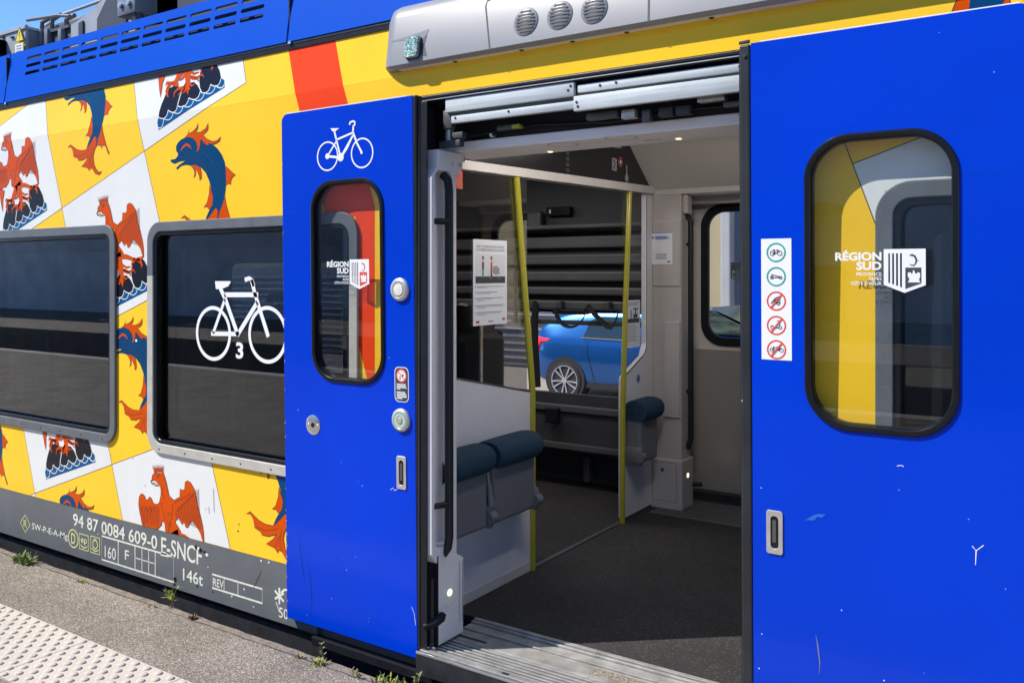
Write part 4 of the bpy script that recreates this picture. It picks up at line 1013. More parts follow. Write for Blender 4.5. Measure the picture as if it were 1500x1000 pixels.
# ---- left pillar with handrail (and its twin at the back) -----------------------
def pillar_front():
    F = frame((-2.07, 0, 0), (0, 1, 0), (0, 0, 1))
    def t1(x, y): return hit(F, 620 + x / 5.556, 150 + y / 5.556)
    def t2(x, y): return hit(F, 620 + x / 4.1667, 720 + y / 4.1667)
    lft = [t1(125, 370), t1(122, 520), t1(72, 570), t1(60, 640)] ; 
    zt = t1(60, 620)[1]; y_l = -.035; y_r = .125
    foot_l = t2(90, 940); foot_r = t2(245, 860)
    out = [(foot_l[0], 0), (foot_r[0], 0), (.158, t2(245, 400)[1]), (.115, t2(207, 345)[1] - .02), (.112, t1(320, 620)[1]), (.152, t1(350, 545)[1]), (.152, 1.872), (.0, 1.872), (-.004, t1(122, 520)[1]), (-.040, t1(60, 610)[1]), (-.040, t2(45, 390)[1]), (.0, t2(90, 450)[1])]
    # slot for the handrail
    s0 = t1(165, 600); s1 = t2(110, 350)
    slot = rrect(-.018, .084, t2(110, 385)[1] + .03, t1(200, 565)[1], .028, 6)
    mb = MB(); mb.merge(shape([out, slot], .05, .004), trim, F @ Matrix.Translation((0, 0, -.05)))
    mb.box(-2.25, -2.118, .0, .150, 0, 1.872, trim)
    mb.box(-2.135, -2.119, -.036, .02, .3, 1.72, trim); mb.box(-2.121, -2.0695, -.008, -.0005, 0, .34, rubber)
    p = mb.build('door_pillar', train)
    zb, zt = t2(150, 390)[1] + .015, t1(200, 570)[1] - .01
    mb = MB(); mb.tube([(-2.085, .046, zb - .01), (-2.062, .046, zb + .02), (-2.055, .046, zb + .06), (-2.055, .046, zt - .06), (-2.062, .046, zt - .02), (-2.085, .046, zt)], .0165, handrail, 16)
    for py in (325, 737):
        z = hit(F, 650, py)[1]; mb.tube([(-2.055, .046, z), (-2.055, .015, z), (-2.075, -.022, z)], .012, handrail, 10)
    mb.build('handrail', p)
    c = t2(157, 612); mb = MB(); M = F @ Matrix.Translation((c[0], c[1], .0)); mb.lathe([(.013, 0), (.013, .003), (.009, .005)], lamp_on, M @ Matrix.Translation((0, 0, .003)), 20); mb.build('sill_light', p)
    c2 = t2(165, 635); mb = MB(); M2 = F @ Matrix.Translation((c2[0], c2[1], .0)); mb.lathe([(.042, 0), (.042, .001), (.036, .003), (.030, .003)], trim, M2, 32); mb.build('light_surround', p)
    mb = MB(); a = t2(222, 425); b_ = t2(243, 785); mb.ribbon([(.130, a[1]), (.150, a[1]), (.150, b_[1]), (.130, b_[1])], .002, .0008, int_dark, True, F)
    put_text(mb, '2', t1(232, 520)[0], t1(243, 520)[0], t1(236, 520)[1], .016, .0008, outline, F); put_text(mb, 'VE1', t1(283, 525)[0], t1(315, 530)[0], t1(300, 528)[1], .016, .0008, outline, F)
    mb.build('pillar_marks', p)
    mb = MB(); c = t2(95, 775); mb.tube([(-2.10, -.05, c[1] - .02), (-2.075, -.02, c[1] - .01), (-2.055, .0, c[1] + .01), (-2.055, .012, c[1] + .02)], [.012, .018, .018, .012], rubber, 10); mb.build('door_catch', p)
    return p
pillar_front()
def pillar_rear():
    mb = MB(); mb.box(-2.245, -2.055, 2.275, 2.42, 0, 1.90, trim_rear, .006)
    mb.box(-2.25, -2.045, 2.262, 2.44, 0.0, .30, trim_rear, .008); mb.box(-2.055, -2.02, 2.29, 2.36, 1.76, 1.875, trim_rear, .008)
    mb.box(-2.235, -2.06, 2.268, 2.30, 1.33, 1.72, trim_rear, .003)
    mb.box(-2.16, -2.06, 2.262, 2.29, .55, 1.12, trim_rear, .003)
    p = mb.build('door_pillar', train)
    F2 = frame((0, 2.262, 0), (1, 0, 0), (0, 0, 1)); mb = MB()
    mb.ribbon(rrect(-2.235, -2.08, .05, .28, .01, 3), .002, .0006, int_dark, True, F2); mb.flat(circ(-2.17, .235, .012, 16), .001, mid_metal, F2); mb.flat(circ(-2.19, 1.69, .004, 10), -.0073 + .0, int_dark, F2 @ Matrix.Translation((0, 0, -.0)))
    mb.build('service_cover', p)
    mb = MB(); mb.tube([(-2.06, 2.36, 1.76), (-2.03, 2.36, 1.72), (-2.03, 2.36, .42), (-2.05, 2.36, .36)], .0165, handrail, 14)
    for z in (1.58, .70): mb.tube([(-2.03, 2.36, z), (-2.06, 2.36, z)], .011, handrail, 10)
    mb.build('handrail', p)
    mb = MB(); mb.lathe([(.014, 0), (.014, .003)], lamp_on, frame((-2.045, 2.35, .20), (0, 1, 0), (0, 0, 1)), 16); mb.build('sill_light', p)
    mb = MB(); mb.tube([(-2.05, 2.43, .13), (-2.0, 2.46, .13)], .014, rubber, 8); mb.build('door_catch', p)
pillar_rear()

# ---- partitions --------------------------------------------------------------
def seat(y0, y1, root=None):
    s_ = MB()
    z_b = .335; zt = .61
    s_.box(-2.235, -2.135, y0 + .012, y1 - .012, z_b, zt, seat_grey, .016)
    s = s_.build('fold_down_seat', train)
    m2 = MB(); n_ = 10
    prof = [(-2.24, .52), (-2.118, .515), (-2.098, .535), (-2.088, .57), (-2.092, .61), (-2.112, .64), (-2.15, .655), (-2.19, .655), (-2.225, .64), (-2.24, .62)]
    vs = []; fs = []; k_ = len(prof)
    for i in range(n_ + 1):
        y = y0 + .004 + (y1 - y0 - .008) * i / n_; e = 1 - .10 * (abs(i - n_ / 2) / (n_ / 2)) ** 6
        for x, z in prof: vs.append((-2.17 + (x + 2.17) * e, y, .632 + (z - .585) * e * .84))
    for i in range(n_):
        for k in range(k_): fs.append([i * k_ + k, i * k_ + (k + 1) % k_, (i + 1) * k_ + (k + 1) % k_, (i + 1) * k_ + k])
    fs.append(list(range(k_))); fs.append([n_ * k_ + k for k in range(k_)][::-1])
    m2.add(vs, fs, seat_blue, True); m2.build('cushion', s)
    return s
def hinge(y, strut=False):
    mb = MB(); mb.box(-2.235, -2.128, y - .020, y + .020, .325, .43, seat_grey, .018)
    if strut: mb.tube([(-2.135, y, .42), (-2.145, y, .49), (-2.16, y, .575)], [.016, .012, .008], seat_grey, 10)
    mb.tube([(-2.138, y - .021, .372), (-2.138, y + .021, .372)], .026, seat_grey, 16)
    mb.build('seat_hinge', train)
mb = MB()
mb.prism([(.15, .02), (.905, .02), (.905, .842), (.15, 1.00)], -.02, .012, panel_white, PART)
mb.box(-2.262, -2.236, .15, .905, .0, .045, trim_shade)
pt = mb.build('partition', train)
mb = MB(); mb.prism([(.16, .995), (.885, .846), (.885, 1.855), (.16, 1.84)], .000, .006, glass_part, PART); mb.build('glass', pt)
mb = MB(); mb.ribbon([(.155, 1.0), (.155, 1.84)], .022, .0095, trim, False, PART); mb.ribbon([(.15, 1.002), (.905, .846)], .008, .0135, mid_metal, False, PART); mb.box(-2.25, -2.235, .905, .93, .0, .842, yel_pole); mb.build('edge_trim', pt)
seat(.08, .425); seat(.452, .800); hinge(.4385, True); hinge(.800)
mb = MB(); mb.prism([(1.885, .02), (2.27, .02), (2.27, 1.885), (2.185, 1.885), (2.185, .99), (2.145, .92), (1.885, .815)], -.02, .012, panel_white, PART); p2 = mb.build('partition', train)
mb = MB(); mb.prism([(1.885, .815), (2.143, .92), (2.183, .99), (2.183, 1.87), (1.885, 1.865)], .000, .006, glass_far, PART); mb.build('glass', p2)
mb = MB(); mb.ribbon([(1.885, .82), (2.135, .922), (2.165, .95), (2.183, 1.0), (2.183, 1.87)], .008, .0145, rubber, False, PART); mb.build('edge_trim', p2)
mb = MB(); c = pp(932, 555); mb.flat([(c[0] - .022, c[1] - .03), (c[0] + .022, c[1] - .03), (c[0] + .022, c[1] + .0), (c[0] - .022, c[1] + .0)], .0130, paper, PART); mb.flat(circ(c[0], c[1] + .004, .024, 24), .0132, blue_print, PART); mb.box(c[0] - .004, c[0] + .004, c[1] - .03, c[1] + .0, .0134, .0138, dark_print, M=PART); mb.flat(circ(c[0], c[1] - .03, .022, 24), .0128, paper, PART); mb.build('seat_notice', p2)
seat(1.885, 2.135); hinge(1.905)
# yellow poles
mb = MB(); a = pp(775, 575); b_ = pp(752, 257); t_ = pp(756, 300)
mb.tube([(-2.235, .918, 0), (-2.235, .918, .83), (-2.235, a[0] + .004, .87), (-2.235, .87, 1.2), (-2.235, .82, 1.55), (-2.235, b_[0] + .015, 1.76), (-2.235, b_[0], 1.87)], .0155, yel_pole, 14); mb.build('grab_pole', train)
mb = MB(); mb.tube([(-2.235, 1.862, 0), (-2.235, 1.868, .6), (-2.235, 1.90, 1.2), (-2.235, 1.935, 1.6), (-2.235, 1.955, 1.885)], .0155, yel_pole, 14); mb.build('grab_pole', train)
mb = MB(); q = pp(757, 363); mb.tube([(-2.255, q[0] + .005, q[1] + .0), (-2.255, q[0] - .012, q[1] - .02), (-2.255, q[0] + .0, q[1] - .35)], .009, rubber, 8); mb.build('pole_bracket', train)
mb = MB()
q = pp(684, 256); mb.box(-2.238, -2.232, .29, .365, 1.76, 1.835, red_print); mb.build('red_notice', train)
# compartment seats beyond the partition
def bench(x, y):
    mb = MB(); mb.box(x - .06, x + .06, y - .21, y + .21, .42, 1.12, rubber, .05); mb.box(x - .46, x - .02, y - .21, y + .21, .36, .48, seat_blue, .04); mb.box(x - .05, x + .05, y - .14, y + .14, 1.10, 1.26, rubber, .04)
    mb.box(x - .4, x - .05, y - .04, y + .04, .0, .36, roof_dark)
    if y < 1: mb.box(x - .30, x - .24, y - .24, y - .215, .45, .78, roof_box, .01); mb.box(x - .05, x + .05, y - .235, y - .212, .5, 1.15, roof_mid, .01)
    return mb.build('passenger_seat', train)
bench(-2.62, .98); 
for x in (-3.5, -4.4, -5.3, -6.2):
    for y in (.45, 2.1): 
        if not (x > -4.3 and y > 2): bench(x, y)

# area lights added to lift the dim interior; first one tilted at the partition
def lamp(name, x, y, z, sx, sy, pw, par):
    ld = bpy.data.lights.new(name, 'AREA'); ld.shape = 'RECTANGLE'; ld.size = sx; ld.size_y = sy; ld.energy = pw; ld.color = (1, .95, .92)
    o = bpy.data.objects.new(name, ld); o.location = (x, y, z); link(o, par); return o
lamp('interior_fill', -1.30, .55, 2.13, .12, .8, 9.0, train).rotation_euler = (math.radians(8), math.radians(52), 0)
lamp('interior_fill', -1.45, 1.6, 2.14, .8, .12, 1.6, train)
for x in (-3.1, -4.6, -6.0): lamp('interior_fill', x, 1.5, 2.14, 1.0, .15, 6, train)
mb = MB()
for x, y in ((-1.45, .55), (-1.45, 1.6), (-3.1, 1.5), (-4.6, 1.5), (-6.0, 1.5)): mb.box(x - .5, x + .5, y - .06, y + .06, 2.144, 2.149, lamp_on)
mb.build('fill_strip', train)  # glowing strips added to go with the fill lights

# ---- rear door -----------------------------------------------------------------
RD_ = frame((0, 2.68, 0), (1, 0, 0), (0, 0, 1))
def rear_leaf(x0, x1, wx0, wx1, mirror):
    mb = MB(); mb.merge(shape([[(x0, .04), (x1, .04), (x1, 1.98), (x0, 1.98)], rrect(wx0 + .03, wx1 - .03, .985, 1.81, .11)], .04), int_dark if False else trim_shade, RD_ @ Matrix.Translation((0, 0, -.04)))
    lf = mb.build('rear_door_leaf', train)
    mb = MB(); mb.box(x0 + .0, x1 - .0, 2.674, 2.679, .05, .93, steel); mb.build('kick_plate', lf)
    mb = MB(); mb.merge(shape([rrect(wx0, wx1, .955, 1.84, .14), rrect(wx0 + .052, wx1 - .052, 1.007, 1.788, .10)], .03, .006), rubber, RD_ @ Matrix.Translation((0, 0, -.015))); mb.build('window_seal', lf)
    mb = MB(); mb.merge(shape([rrect(wx0 + .045, wx1 - .045, 1.0, 1.79, .10)], .004), glass_far, RD_ @ Matrix.Translation((0, 0, -.025))); mb.build('glass', lf)
    return lf
L1 = rear_leaf(-2.18, -1.482, -2.09, -1.60, True); L2 = rear_leaf(-1.478, -.70, -1.33, -.78, True)

def region_logo(mb, M, x, z, s, mtl, mirror=False, inner=None, ink=dark_print, bird=None):
    """shield (x,z = its top-left) with text to its left; s = shield width"""
    sg = -1 if mirror else 1
    Q = lambda u, v: (x + sg * u * s, z + v * s)
    h = 1.05; hole = lambda u0, u1, v0, v1, v2, v3: [Q(u0, v0), Q(u1, v1), Q(u1, v3), Q(u0, v2)]
    sh = [Q(0, 0), Q(1, 0), Q(1, -.93), Q(.5, -1.13), Q(0, -.93)]
    bars = [[Q(.11 + k * .095, -.11), Q(.155 + k * .095, -.11), Q(.155 + k * .095, -.885 - .036 * k), Q(.11 + k * .095, -.87 - .036 * k)] for k in range(4)]
    sq = [Q(.52, -.48), Q(.90, -.48), Q(.90, -.885), Q(.52, -1.03)]
    holes = bars + ([sq] if inner is None else [])
    mb.merge(shape([sh] + holes, .0006), mtl, M @ Matrix.Translation((0, 0, .0)))
    if inner is not None: mb.flat(sq, .0009, inner, M)
    # tiny dolphin
    dl = [(.60, -.17), (.68, -.13), (.76, -.17), (.80, -.26), (.79, -.36), (.74, -.43), (.70, -.45), (.75, -.37), (.76, -.28), (.72, -.20), (.66, -.18)]
    mb.flat([Q(*p) for p in dl], .0011, ink, M); mb.ribbon([Q(.74, -.42), Q(.66, -.42), Q(.62, -.38)], [.02 * s, .03 * s, .005 * s], .0011, ink, False, M)
    mb.ribbon([Q(.80, -.30), Q(.85, -.32)], [.02 * s, .002 * s], .0011, ink, False, M)
    eg = [(.70, -.55), (.74, -.56), (.745, -.62), (.78, -.64), (.82, -.60), (.87, -.62), (.87, -.72), (.84, -.80), (.88, -.86), (.58, -.86), (.62, -.78), (.58, -.70), (.58, -.61), (.64, -.60), (.68, -.65), (.70, -.60)]
    mb.flat([Q(*p) for p in eg], .0013, bird or mtl, M)
    def tx(sv, u0, v0, hh, b=.02):
        a, c_ = Q(u0, 0)[0], Q(-.055, 0)[0]
        put_text(mb, sv, min(a, c_), max(a, c_), z + v0 * s, hh * s, .0004, mtl, M, b, mirror)
    tx('RÉGION', -1.22, -.28, .20, .035); tx('SUD', -.68, -.53, .20, .035)
    tx('PROVENCE', -.68, -.69, .085, .01); tx('ALPES', -.38, -.81, .085, .01); tx('CÔTE D\'AZUR', -.82, -.935, .085, .01)
RG = RD_ @ Matrix.Translation((0, 0, .002 - .02))
for lf, x in ((L1, -1.80), (L2, -1.05)):
    mb = MB(); region_logo(mb, RG, x, 1.475, .105, frame_grey, True); mb.build('region_logo', lf)

# ---- sliding door leaves ---------------------------------------------------------
LW = [(-2.699, -2.293, .962, 1.784), (-.701, -.298, .962, 1.793)]
def leaf(x0, x1, w, rounded, edge):
    out = []
    if rounded == 'l': out = rrect(x0, x1, -.038, 2.066, .035, 6)[7:]; out = [(x0, -.056), (x1, -.056), (x1, 2.074)] + [(x0 + .035 - .035 * math.sin(math.radians(9 * k)), 2.039 + .035 * math.cos(math.radians(9 * k))) for k in range(11)]
    else: out = [(x0, -.056), (x1, -.056)] + [(x1 - .035 + .035 * math.cos(math.radians(9 * k)), 2.0445 + .035 * math.sin(math.radians(9 * k))) for k in range(11)] + [(x0, 2.0795)]
    mb = MB(); mb.merge(shape([out, rrect(*inset(w, .014), .111, 14)], .040, .002), blue, LEAF @ Matrix.Translation((0, 0, -.040)))
    lf = mb.build('door_leaf', train)
    mb = MB(); mb.merge(shape([rrect(*inset(w, .003), .122, 16), rrect(*inset(w, .0215), .105, 16)], .012, .005), seal, LEAF @ Matrix.Translation((0, 0, -.004)))
    mb.merge(shape([rrect(*inset(w, .016), .109, 14), rrect(*inset(w, .0225), .1045, 14)], .03), rubber, LEAF @ Matrix.Translation((0, 0, -.036)))
    mb.build('window_seal', lf)
    mb = MB(); mb.merge(shape([rrect(*inset(w, .020), .106, 14)], .004), glass_door, LEAF @ Matrix.Translation((0, 0, -.012))); mb.build('glass', lf)
    # thin worn silver edge at the top
    mb = MB(); mb.ribbon([(x0 + .03, out[-1][1] + .0015 if rounded != 'l' else 2.0755), (x1 - .03, 2.0755 if rounded == 'l' else 2.081)], .003, .0, white_sticker, False, LEAF); mb.build('edge_strip', lf)
    return lf
LL = leaf(-2.868, -2.147, LW[0], 'l', 'r'); LL['label'] = 'left door leaf slid open, with a white bicycle at its top'
LR = leaf(-.8515, -.135, LW[1], 'r', 'l'); LR['label'] = 'right door leaf slid open, with a strip of pictograms'
# leading rubber edges
mb = MB()
mb.box(-2.1465, -2.128, -.040, -.001, -.056, 2.074, rubber, .005)
for v in range(len(mb.v)): x, y, z = mb.v[v]; mb.v[v] = (x, y - .030 + .04 - LT * z, z)
for v in range(len(mb.v)): x, y, z = mb.v[v]; mb.v[v] = (x, y - .002, z)
mb.box(-2.127, -2.119, -.052, -.040, -.04, 2.06, post_rubber, .003)
mb.build('leading_edge', LL)
mb = MB()
mb.box(-.886, -.8530, -.034, .022, -.056, 2.078, post_rubber, .006); mb.box(-.8915, -.8855, -.020, .010, -.05, 2.07, rubber, .002)
for v in range(len(mb.v)): x, y, z = mb.v[v]; mb.v[v] = (x, y + .002 - LT * z, z)
mb.build('leading_edge', LR)
mb = MB(); c = (-.869, 2.045); mb.lathe([(.006, 0), (.006, .002)], dark_metal, LEAF @ Matrix.Translation((c[0], c[1], .003)), 10); mb.box(-.886, -.853, -.064, -.058, 2.079, 2.090, dark_metal, .002); mb.build('edge_bolt', LR)

Lf = lambda px, py: hit(LEAF, px, py)
T6 = tracer(LEAF, 400, 140, 2.943); T7 = tracer(LEAF, 400, 470, 2.943)
mb = MB()
c1 = T6(235, 262); c2 = T6(384, 248); R = .0705
c1 = (c1[0], c1[1]); 
for c in (c1, c2): mb.ribbon(circ(c[0], c[1], .0570, 48), .0062, .0008, white_sticker, True, LEAF)
def L(pts, wd): mb.ribbon([T6(*p) for p in pts], wd, .001, white_sticker, False, LEAF)
L([(235, 262), (292, 268)], .010); L([(235, 262), (275, 195)], .007); L([(265, 155), (292, 268)], .009); L([(272, 192), (345, 160)], .008); L([(345, 172), (318, 225), (292, 268)], [.008, .014, .010])
L([(347, 128), (345, 158), (362, 205), (384, 248)], .009); L([(330, 127), (333, 116), (345, 111), (353, 114), (353, 125), (346, 135)], .008)
mb.flat([T6(*p) for p in [(248, 142), (286, 141), (274, 150), (268, 158), (256, 154)]], .001, white_sticker, LEAF)
mb.flat(circ(*T6(292, 266), .017, 20), .0012, white_sticker, LEAF); mb.flat(circ(*T6(235, 262), .012, 20), .0012, white_sticker, LEAF); mb.flat(circ(*T6(382, 246), .006, 20), .0012, white_sticker, LEAF)
mb.build('bicycle_pictogram', LL)
# logos on the leaf windows, on the glass
GLF = LEAF @ Matrix.Translation((0, 0, -.0072))
mb = MB(); a = hit(GLF, 512.2, 380); b_ = hit(GLF, 540.5, 380); region_logo(mb, GLF, a[0], a[1], b_[0] - a[0], white_sticker, inner=red_ring, ink=red_ring, bird=white_sticker); mb.build('region_logo', LL)
mb = MB(); a = hit(GLF, 1294.5, 365); b_ = hit(GLF, 1356, 364); region_logo(mb, GLF, a[0], a[1], b_[0] - a[0], white_sticker, inner=dark_print); mb.build('region_logo', LR)
# buttons, lock, recess pulls
def disc(name, px, py, prof, mtl, par, seg=32):
    c = Lf(px, py); mb = MB(); mb.lathe(prof, mtl, LEAF @ Matrix.Translation((c[0], c[1], 0)), seg); return mb.build(name, par), c
for py, px, cm in ((424, 586.5, lamp_on), (615, 588.5, green_ring)):
    o, c = disc('door_button', px, py, [(.045, 0), (.045, .006), (.041, .011), (.032, .013), (.031, .012), (.001, .012)], satin, LL)
    M = LEAF @ Matrix.Translation((c[0], c[1], 0)); mb = MB()
    if cm is lamp_on: mb.lathe([(.023, .012), (.022, .0145), (.001, .0155)], cream_letter, M, 24)
    else:
        mb.ribbon(circ(0, 0, .0225, 30), .009, .0126, mat('pale_green_ring', (.35, .62, .45), .5), True, M); mb.lathe([(.012, .012), (.011, .0150), (.001, .0155)], satin, M, 20)
    mb.build('button_centre', o)
o, c = disc('lock_plate', 459, 622, [(.041, 0), (.041, .002), (.039, .003), (.001, .003)], chrome, LL)
M = LEAF @ Matrix.Translation((c[0], c[1], 0)); mb = MB(); mb.lathe([(.010, .003), (.010, .0045), (.001, .0045)], rubber, M, 16)
for dx in (-.026, .026): mb.lathe([(.005, .003), (.004, .004)], satin, M @ Matrix.Translation((dx, 0, 0)), 8)
mb.build('keyhole', o)
def pull(px, py, par, wd=.036, h=.115):
    c = Lf(px, py); M = LEAF @ Matrix.Translation((c[0], c[1], 0))
    mb = MB(); mb.merge(shape([rrect(-wd / 2 - .006, wd / 2 + .006, -h / 2 - .006, h / 2 + .006, .008, 4), rrect(-.0115, .0115, -h / 2 + .010, h / 2 - .010, .011, 6)], .004, .001), satin, M); o = mb.build('recessed_pull', par)
    mb = MB(); mb.merge(shape([rrect(-.0115, .0115, -h / 2 + .010, h / 2 - .010, .011, 6)], .0012), rubber, M); mb.box(-.007, .004, -.03, h / 2 - .022, .0013, .0022, mid_metal, M=M); mb.build('pull_recess', o)
pull(588.5, 692, LL); pull(1135, 779, LR)
# safety sticker
c = Lf(588.5, 563); M = LEAF @ Matrix.Translation((c[0], c[1], 0)); mb = MB()
mb.flat(rrect(-.035, .035, -.067, .067, .020, 6), .0008, white_sticker, M); mb.flat(rrect(-.032, .032, -.064, .064, .018, 6), .0011, roof_dark, M)
mb.flat(circ(0, .034, .0265, 30), .0014, red_ring, M); mb.flat(circ(0, .034, .0205, 30), .0017, white_sticker, M); mb.ribbon([(-.017, .050), (.017, .018)], .004, .0022, red_ring, False, M)
mb.flat(rrect(-.009, -.004, .018, .032, .002, 2), .0019, outline, M); mb.flat(rrect(.004, .011, .031, .040, .002, 2), .0019, outline, M); mb.flat(circ(.002, .047, .002, 8), .0019, outline, M)
for k, wd in enumerate((.046, .045, .050, .018, 0, .042, .046, .050, .049, .028)):
    if wd: mb.box(-.024, -.024 + wd, -.001 - k * .0060, .0025 - k * .0060, .0013, .0016, white_sticker, M=M)
mb.build('safety_sticker', LL)
# pictogram strip on the right leaf
a = Lf(1115, 350); b_ = Lf(1160, 531); mb = MB()
x0 = a[0]; x1 = b_[0]; z1 = Lf(1116, 350)[1]; z0 = z1 - .352; wd = x1 - x0; cx = (x0 + x1) / 2
mb.flat([(x0, z0), (x1, z0), (x1, z1), (x0, z1)], .0008, white_sticker, LEAF); strip = mb.build('pictogram_strip', LR)
S8 = tracer(LEAF, 1080, 330, 4.346)
cs = [S8(248, 173), S8(248, 327), S8(249, 482), S8(250, 637), S8(251, 791)]
rad = (S8(248, 112)[1] - S8(248, 234)[1]) / 2
def ic(kind, c, s, mb):
    Q = lambda u, v: (c[0] + u * s, c[1] + v * s)
    Ln = lambda pts, w_=.07: mb.ribbon([Q(*p) for p in pts], w_ * s, .0015, outline, False, LEAF)
    Ci = lambda u, v, r, w_=.07: mb.ribbon(circ(*Q(u, v), r * s, 20), w_ * s, .0014, outline, True, LEAF)
    if kind == 'bike':
        Ci(-.38, -.08, .24); Ci(.38, -.08, .24); Ln([(-.38, -.08), (0, -.1), (.18, .22), (-.2, .18), (-.02, -.08)]); Ln([(.38, -.08), (.18, .28), (.05, .32)]); Ln([(-.32, .28), (-.12, .28)], .09); Ln([(-.38, -.08), (-.15, -.08)], .16)
    elif kind == 'scooter':
        Ci(-.45, -.1, .13, .09); Ci(.47, -.1, .13, .09); Ln([(-.3, -.1), (.35, -.1)], .07); Ln([(-.52, .22), (.42, -.02)], .09); Ln([(-.6, .05), (-.5, -.02), (-.35, -.05)], .1); Ln([(-.5, .3), (-.42, .1)], .05)
    elif kind == 'trailer':
        Ln([(-.55, -.25), (-.35, .0), (-.1, .3), (.25, .45), (.38, .45)], .09); Ln([(.38, .45), (.4, -.2), (-.4, -.22)], .06); Ci(.2, -.25, .16, .07); Ln([(-.3, .0), (.35, .05)], .05); mb.flat([Q(-.3, .0), Q(.1, .28), Q(.05, -.1), Q(-.25, -.1)], .0013, outline, LEAF)
    elif kind == 'kick':
        Ci(-.45, -.22, .15, .07); Ci(.4, -.22, .15, .07); Ln([(-.3, -.25), (.15, -.25), (.38, -.05), (.25, .5), (.05, .52)], .08); Ln([(-.55, .05), (-.45, -.05), (-.3, .0)], .05)
    else:
        Ci(-.48, -.05, .2, .06); Ci(.52, -.05, .2, .06); Ln([(-.48, -.05), (-.3, .2), (.35, .22), (.52, -.05)], .06); Ln([(-.48, -.05), (-.1, -.08), (.2, -.08), (.35, .22)], .06); Ln([(-.3, .2), (-.1, -.08), (.05, .22), (.2, -.08)], .05); Ln([(-.38, .3), (-.22, .3)], .07); Ln([(.0, .3), (.15, .3)], .07); Ln([(.3, .32), (.42, .36)], .05)
for c, k, g in zip(cs, ('bike', 'scooter', 'trailer', 'kick', 'tandem'), (green_ring, green_ring, red_ring, red_ring, red_ring)):
    mb = MB(); mb.ribbon(circ(cx, c[1], rad * .93, 44), rad * .17, .0012, g, True, LEAF); ic(k, (cx, c[1]), rad, mb)
    if g is red_ring: mb.ribbon([(cx - rad * .55, c[1] - rad * .68), (cx + rad * .55, c[1] + rad * .68)], rad * .17, .0022, g, False, LEAF)
    o = mb.build('pictogram', strip); o['label'] = {'bike': 'bicycle in a green ring', 'scooter': 'folded scooter in a green ring', 'trailer': 'bicycle trailer struck out in red', 'kick': 'scooter struck out in red', 'tandem': 'tandem struck out in red'}[k]
for o_, xa_, xb_ in ((LL, -2.862, -2.70), (LL, -2.29, -2.152), (LR, -.845, -.702), (LR, -.297, -.14)):
    mb = MB(); mb.ribbon([(xa_, 1.662), (xb_, 1.6635)], .0014, .0006, blue_hi, False, LEAF); mb.build('film_seam', o_)
# scratches and bird marks on the leaves
mb = MB()
Y_ = [Lf(1424, 799), Lf(1430, 806), Lf(1441, 798)]; mb.ribbon(Y_, .0022, .0008, white_sticker, False, LEAF); mb.ribbon([Lf(1430, 805), Lf(1429, 827)], [.003, .0012], .0009, white_sticker, False, LEAF); pieces(mb, 'scratch', LR)
mb.ribbon([Lf(1314, 682), Lf(1320, 681), Lf(1324, 683)], .002, .0008, white_sticker, False, LEAF); pieces(mb, 'scratch', LR)
mb.ribbon([Lf(1195, 928), Lf(1198, 945), Lf(1201, 970), Lf(1200, 987)], [.0005, .0035, .003, .0008], .0008, roof_mid, False, LEAF); pieces(mb, 'scratch', LR)
mb.flat([Lf(*p) for p in [(1177, 763), (1190, 755), (1198, 752), (1210, 753), (1203, 758), (1198, 756), (1192, 762), (1183, 761)]], .0008, mat('faded_blue_patch', (.02, .12, .55), .5), LEAF); pieces(mb, 'paint_chip', LR)
for px, py, r in [(1317, 717, .002), (1233, 893, .004), (1419, 760, .0025), (1354, 985, .002), (1295, 996, .004), (1473, 862, .002), (1115, 714, .003), (1116, 928, .004), (1112, 978, .004), (1376, 48, .002), (1456, 106, .003), (1186, 350, .001)]:
    blob(px, py, r, white_sticker, .0008, LEAF, n=6); pieces(mb, 'paint_chip', LR)
mb = MB()
for px, py, r in [(437, 600, .004), (508, 834, .004), (486, 876, .003), (541, 905, .002), (540, 910, .0025), (450, 900, .002), (570, 524, .003), (500, 676, .003), (525, 705, .003), (531, 711, .004), (521, 815, .003), (504, 818, .002)]: blob(px, py, r, white_sticker if r < .0045 else blue_hi, .0008, LEAF, n=6); pieces(mb, 'paint_chip', LL)
for pts in [[(438, 790), (442, 820), (447, 860)], [(452, 822), (456, 860), (457, 905)]]: mb.ribbon([Lf(*p) for p in pts], [.001, .003, .001], .0008, navy, False, LEAF); pieces(mb, 'scratch', LL)
mb.ribbon([Lf(572, 717), Lf(576, 714), Lf(578, 718), Lf(582, 716)], .002, .0008, white_sticker, False, LEAF); pieces(mb, 'scratch', LL)
mb.ribbon([Lf(603, 888), Lf(607, 898), Lf(609, 915)], .0016, .0008, white_sticker, False, LEAF); pieces(mb, 'scratch', LL)
for k in range(26):
    z = rs.uniform(.0, 1.9) if k < 12 else rs.uniform(.0, .5); c = (-2.865 + rs.uniform(0, .004), z); mb.flat([(c[0] + .003 * rs.uniform(.4, 1) * math.cos(a), c[1] + rs.uniform(.003, .009) * math.sin(a)) for a in (0, 1, 2, 3, 4, 5)], .0008, roof_mid if k % 2 else satin, LEAF)
mb.build('edge_wear', LL)

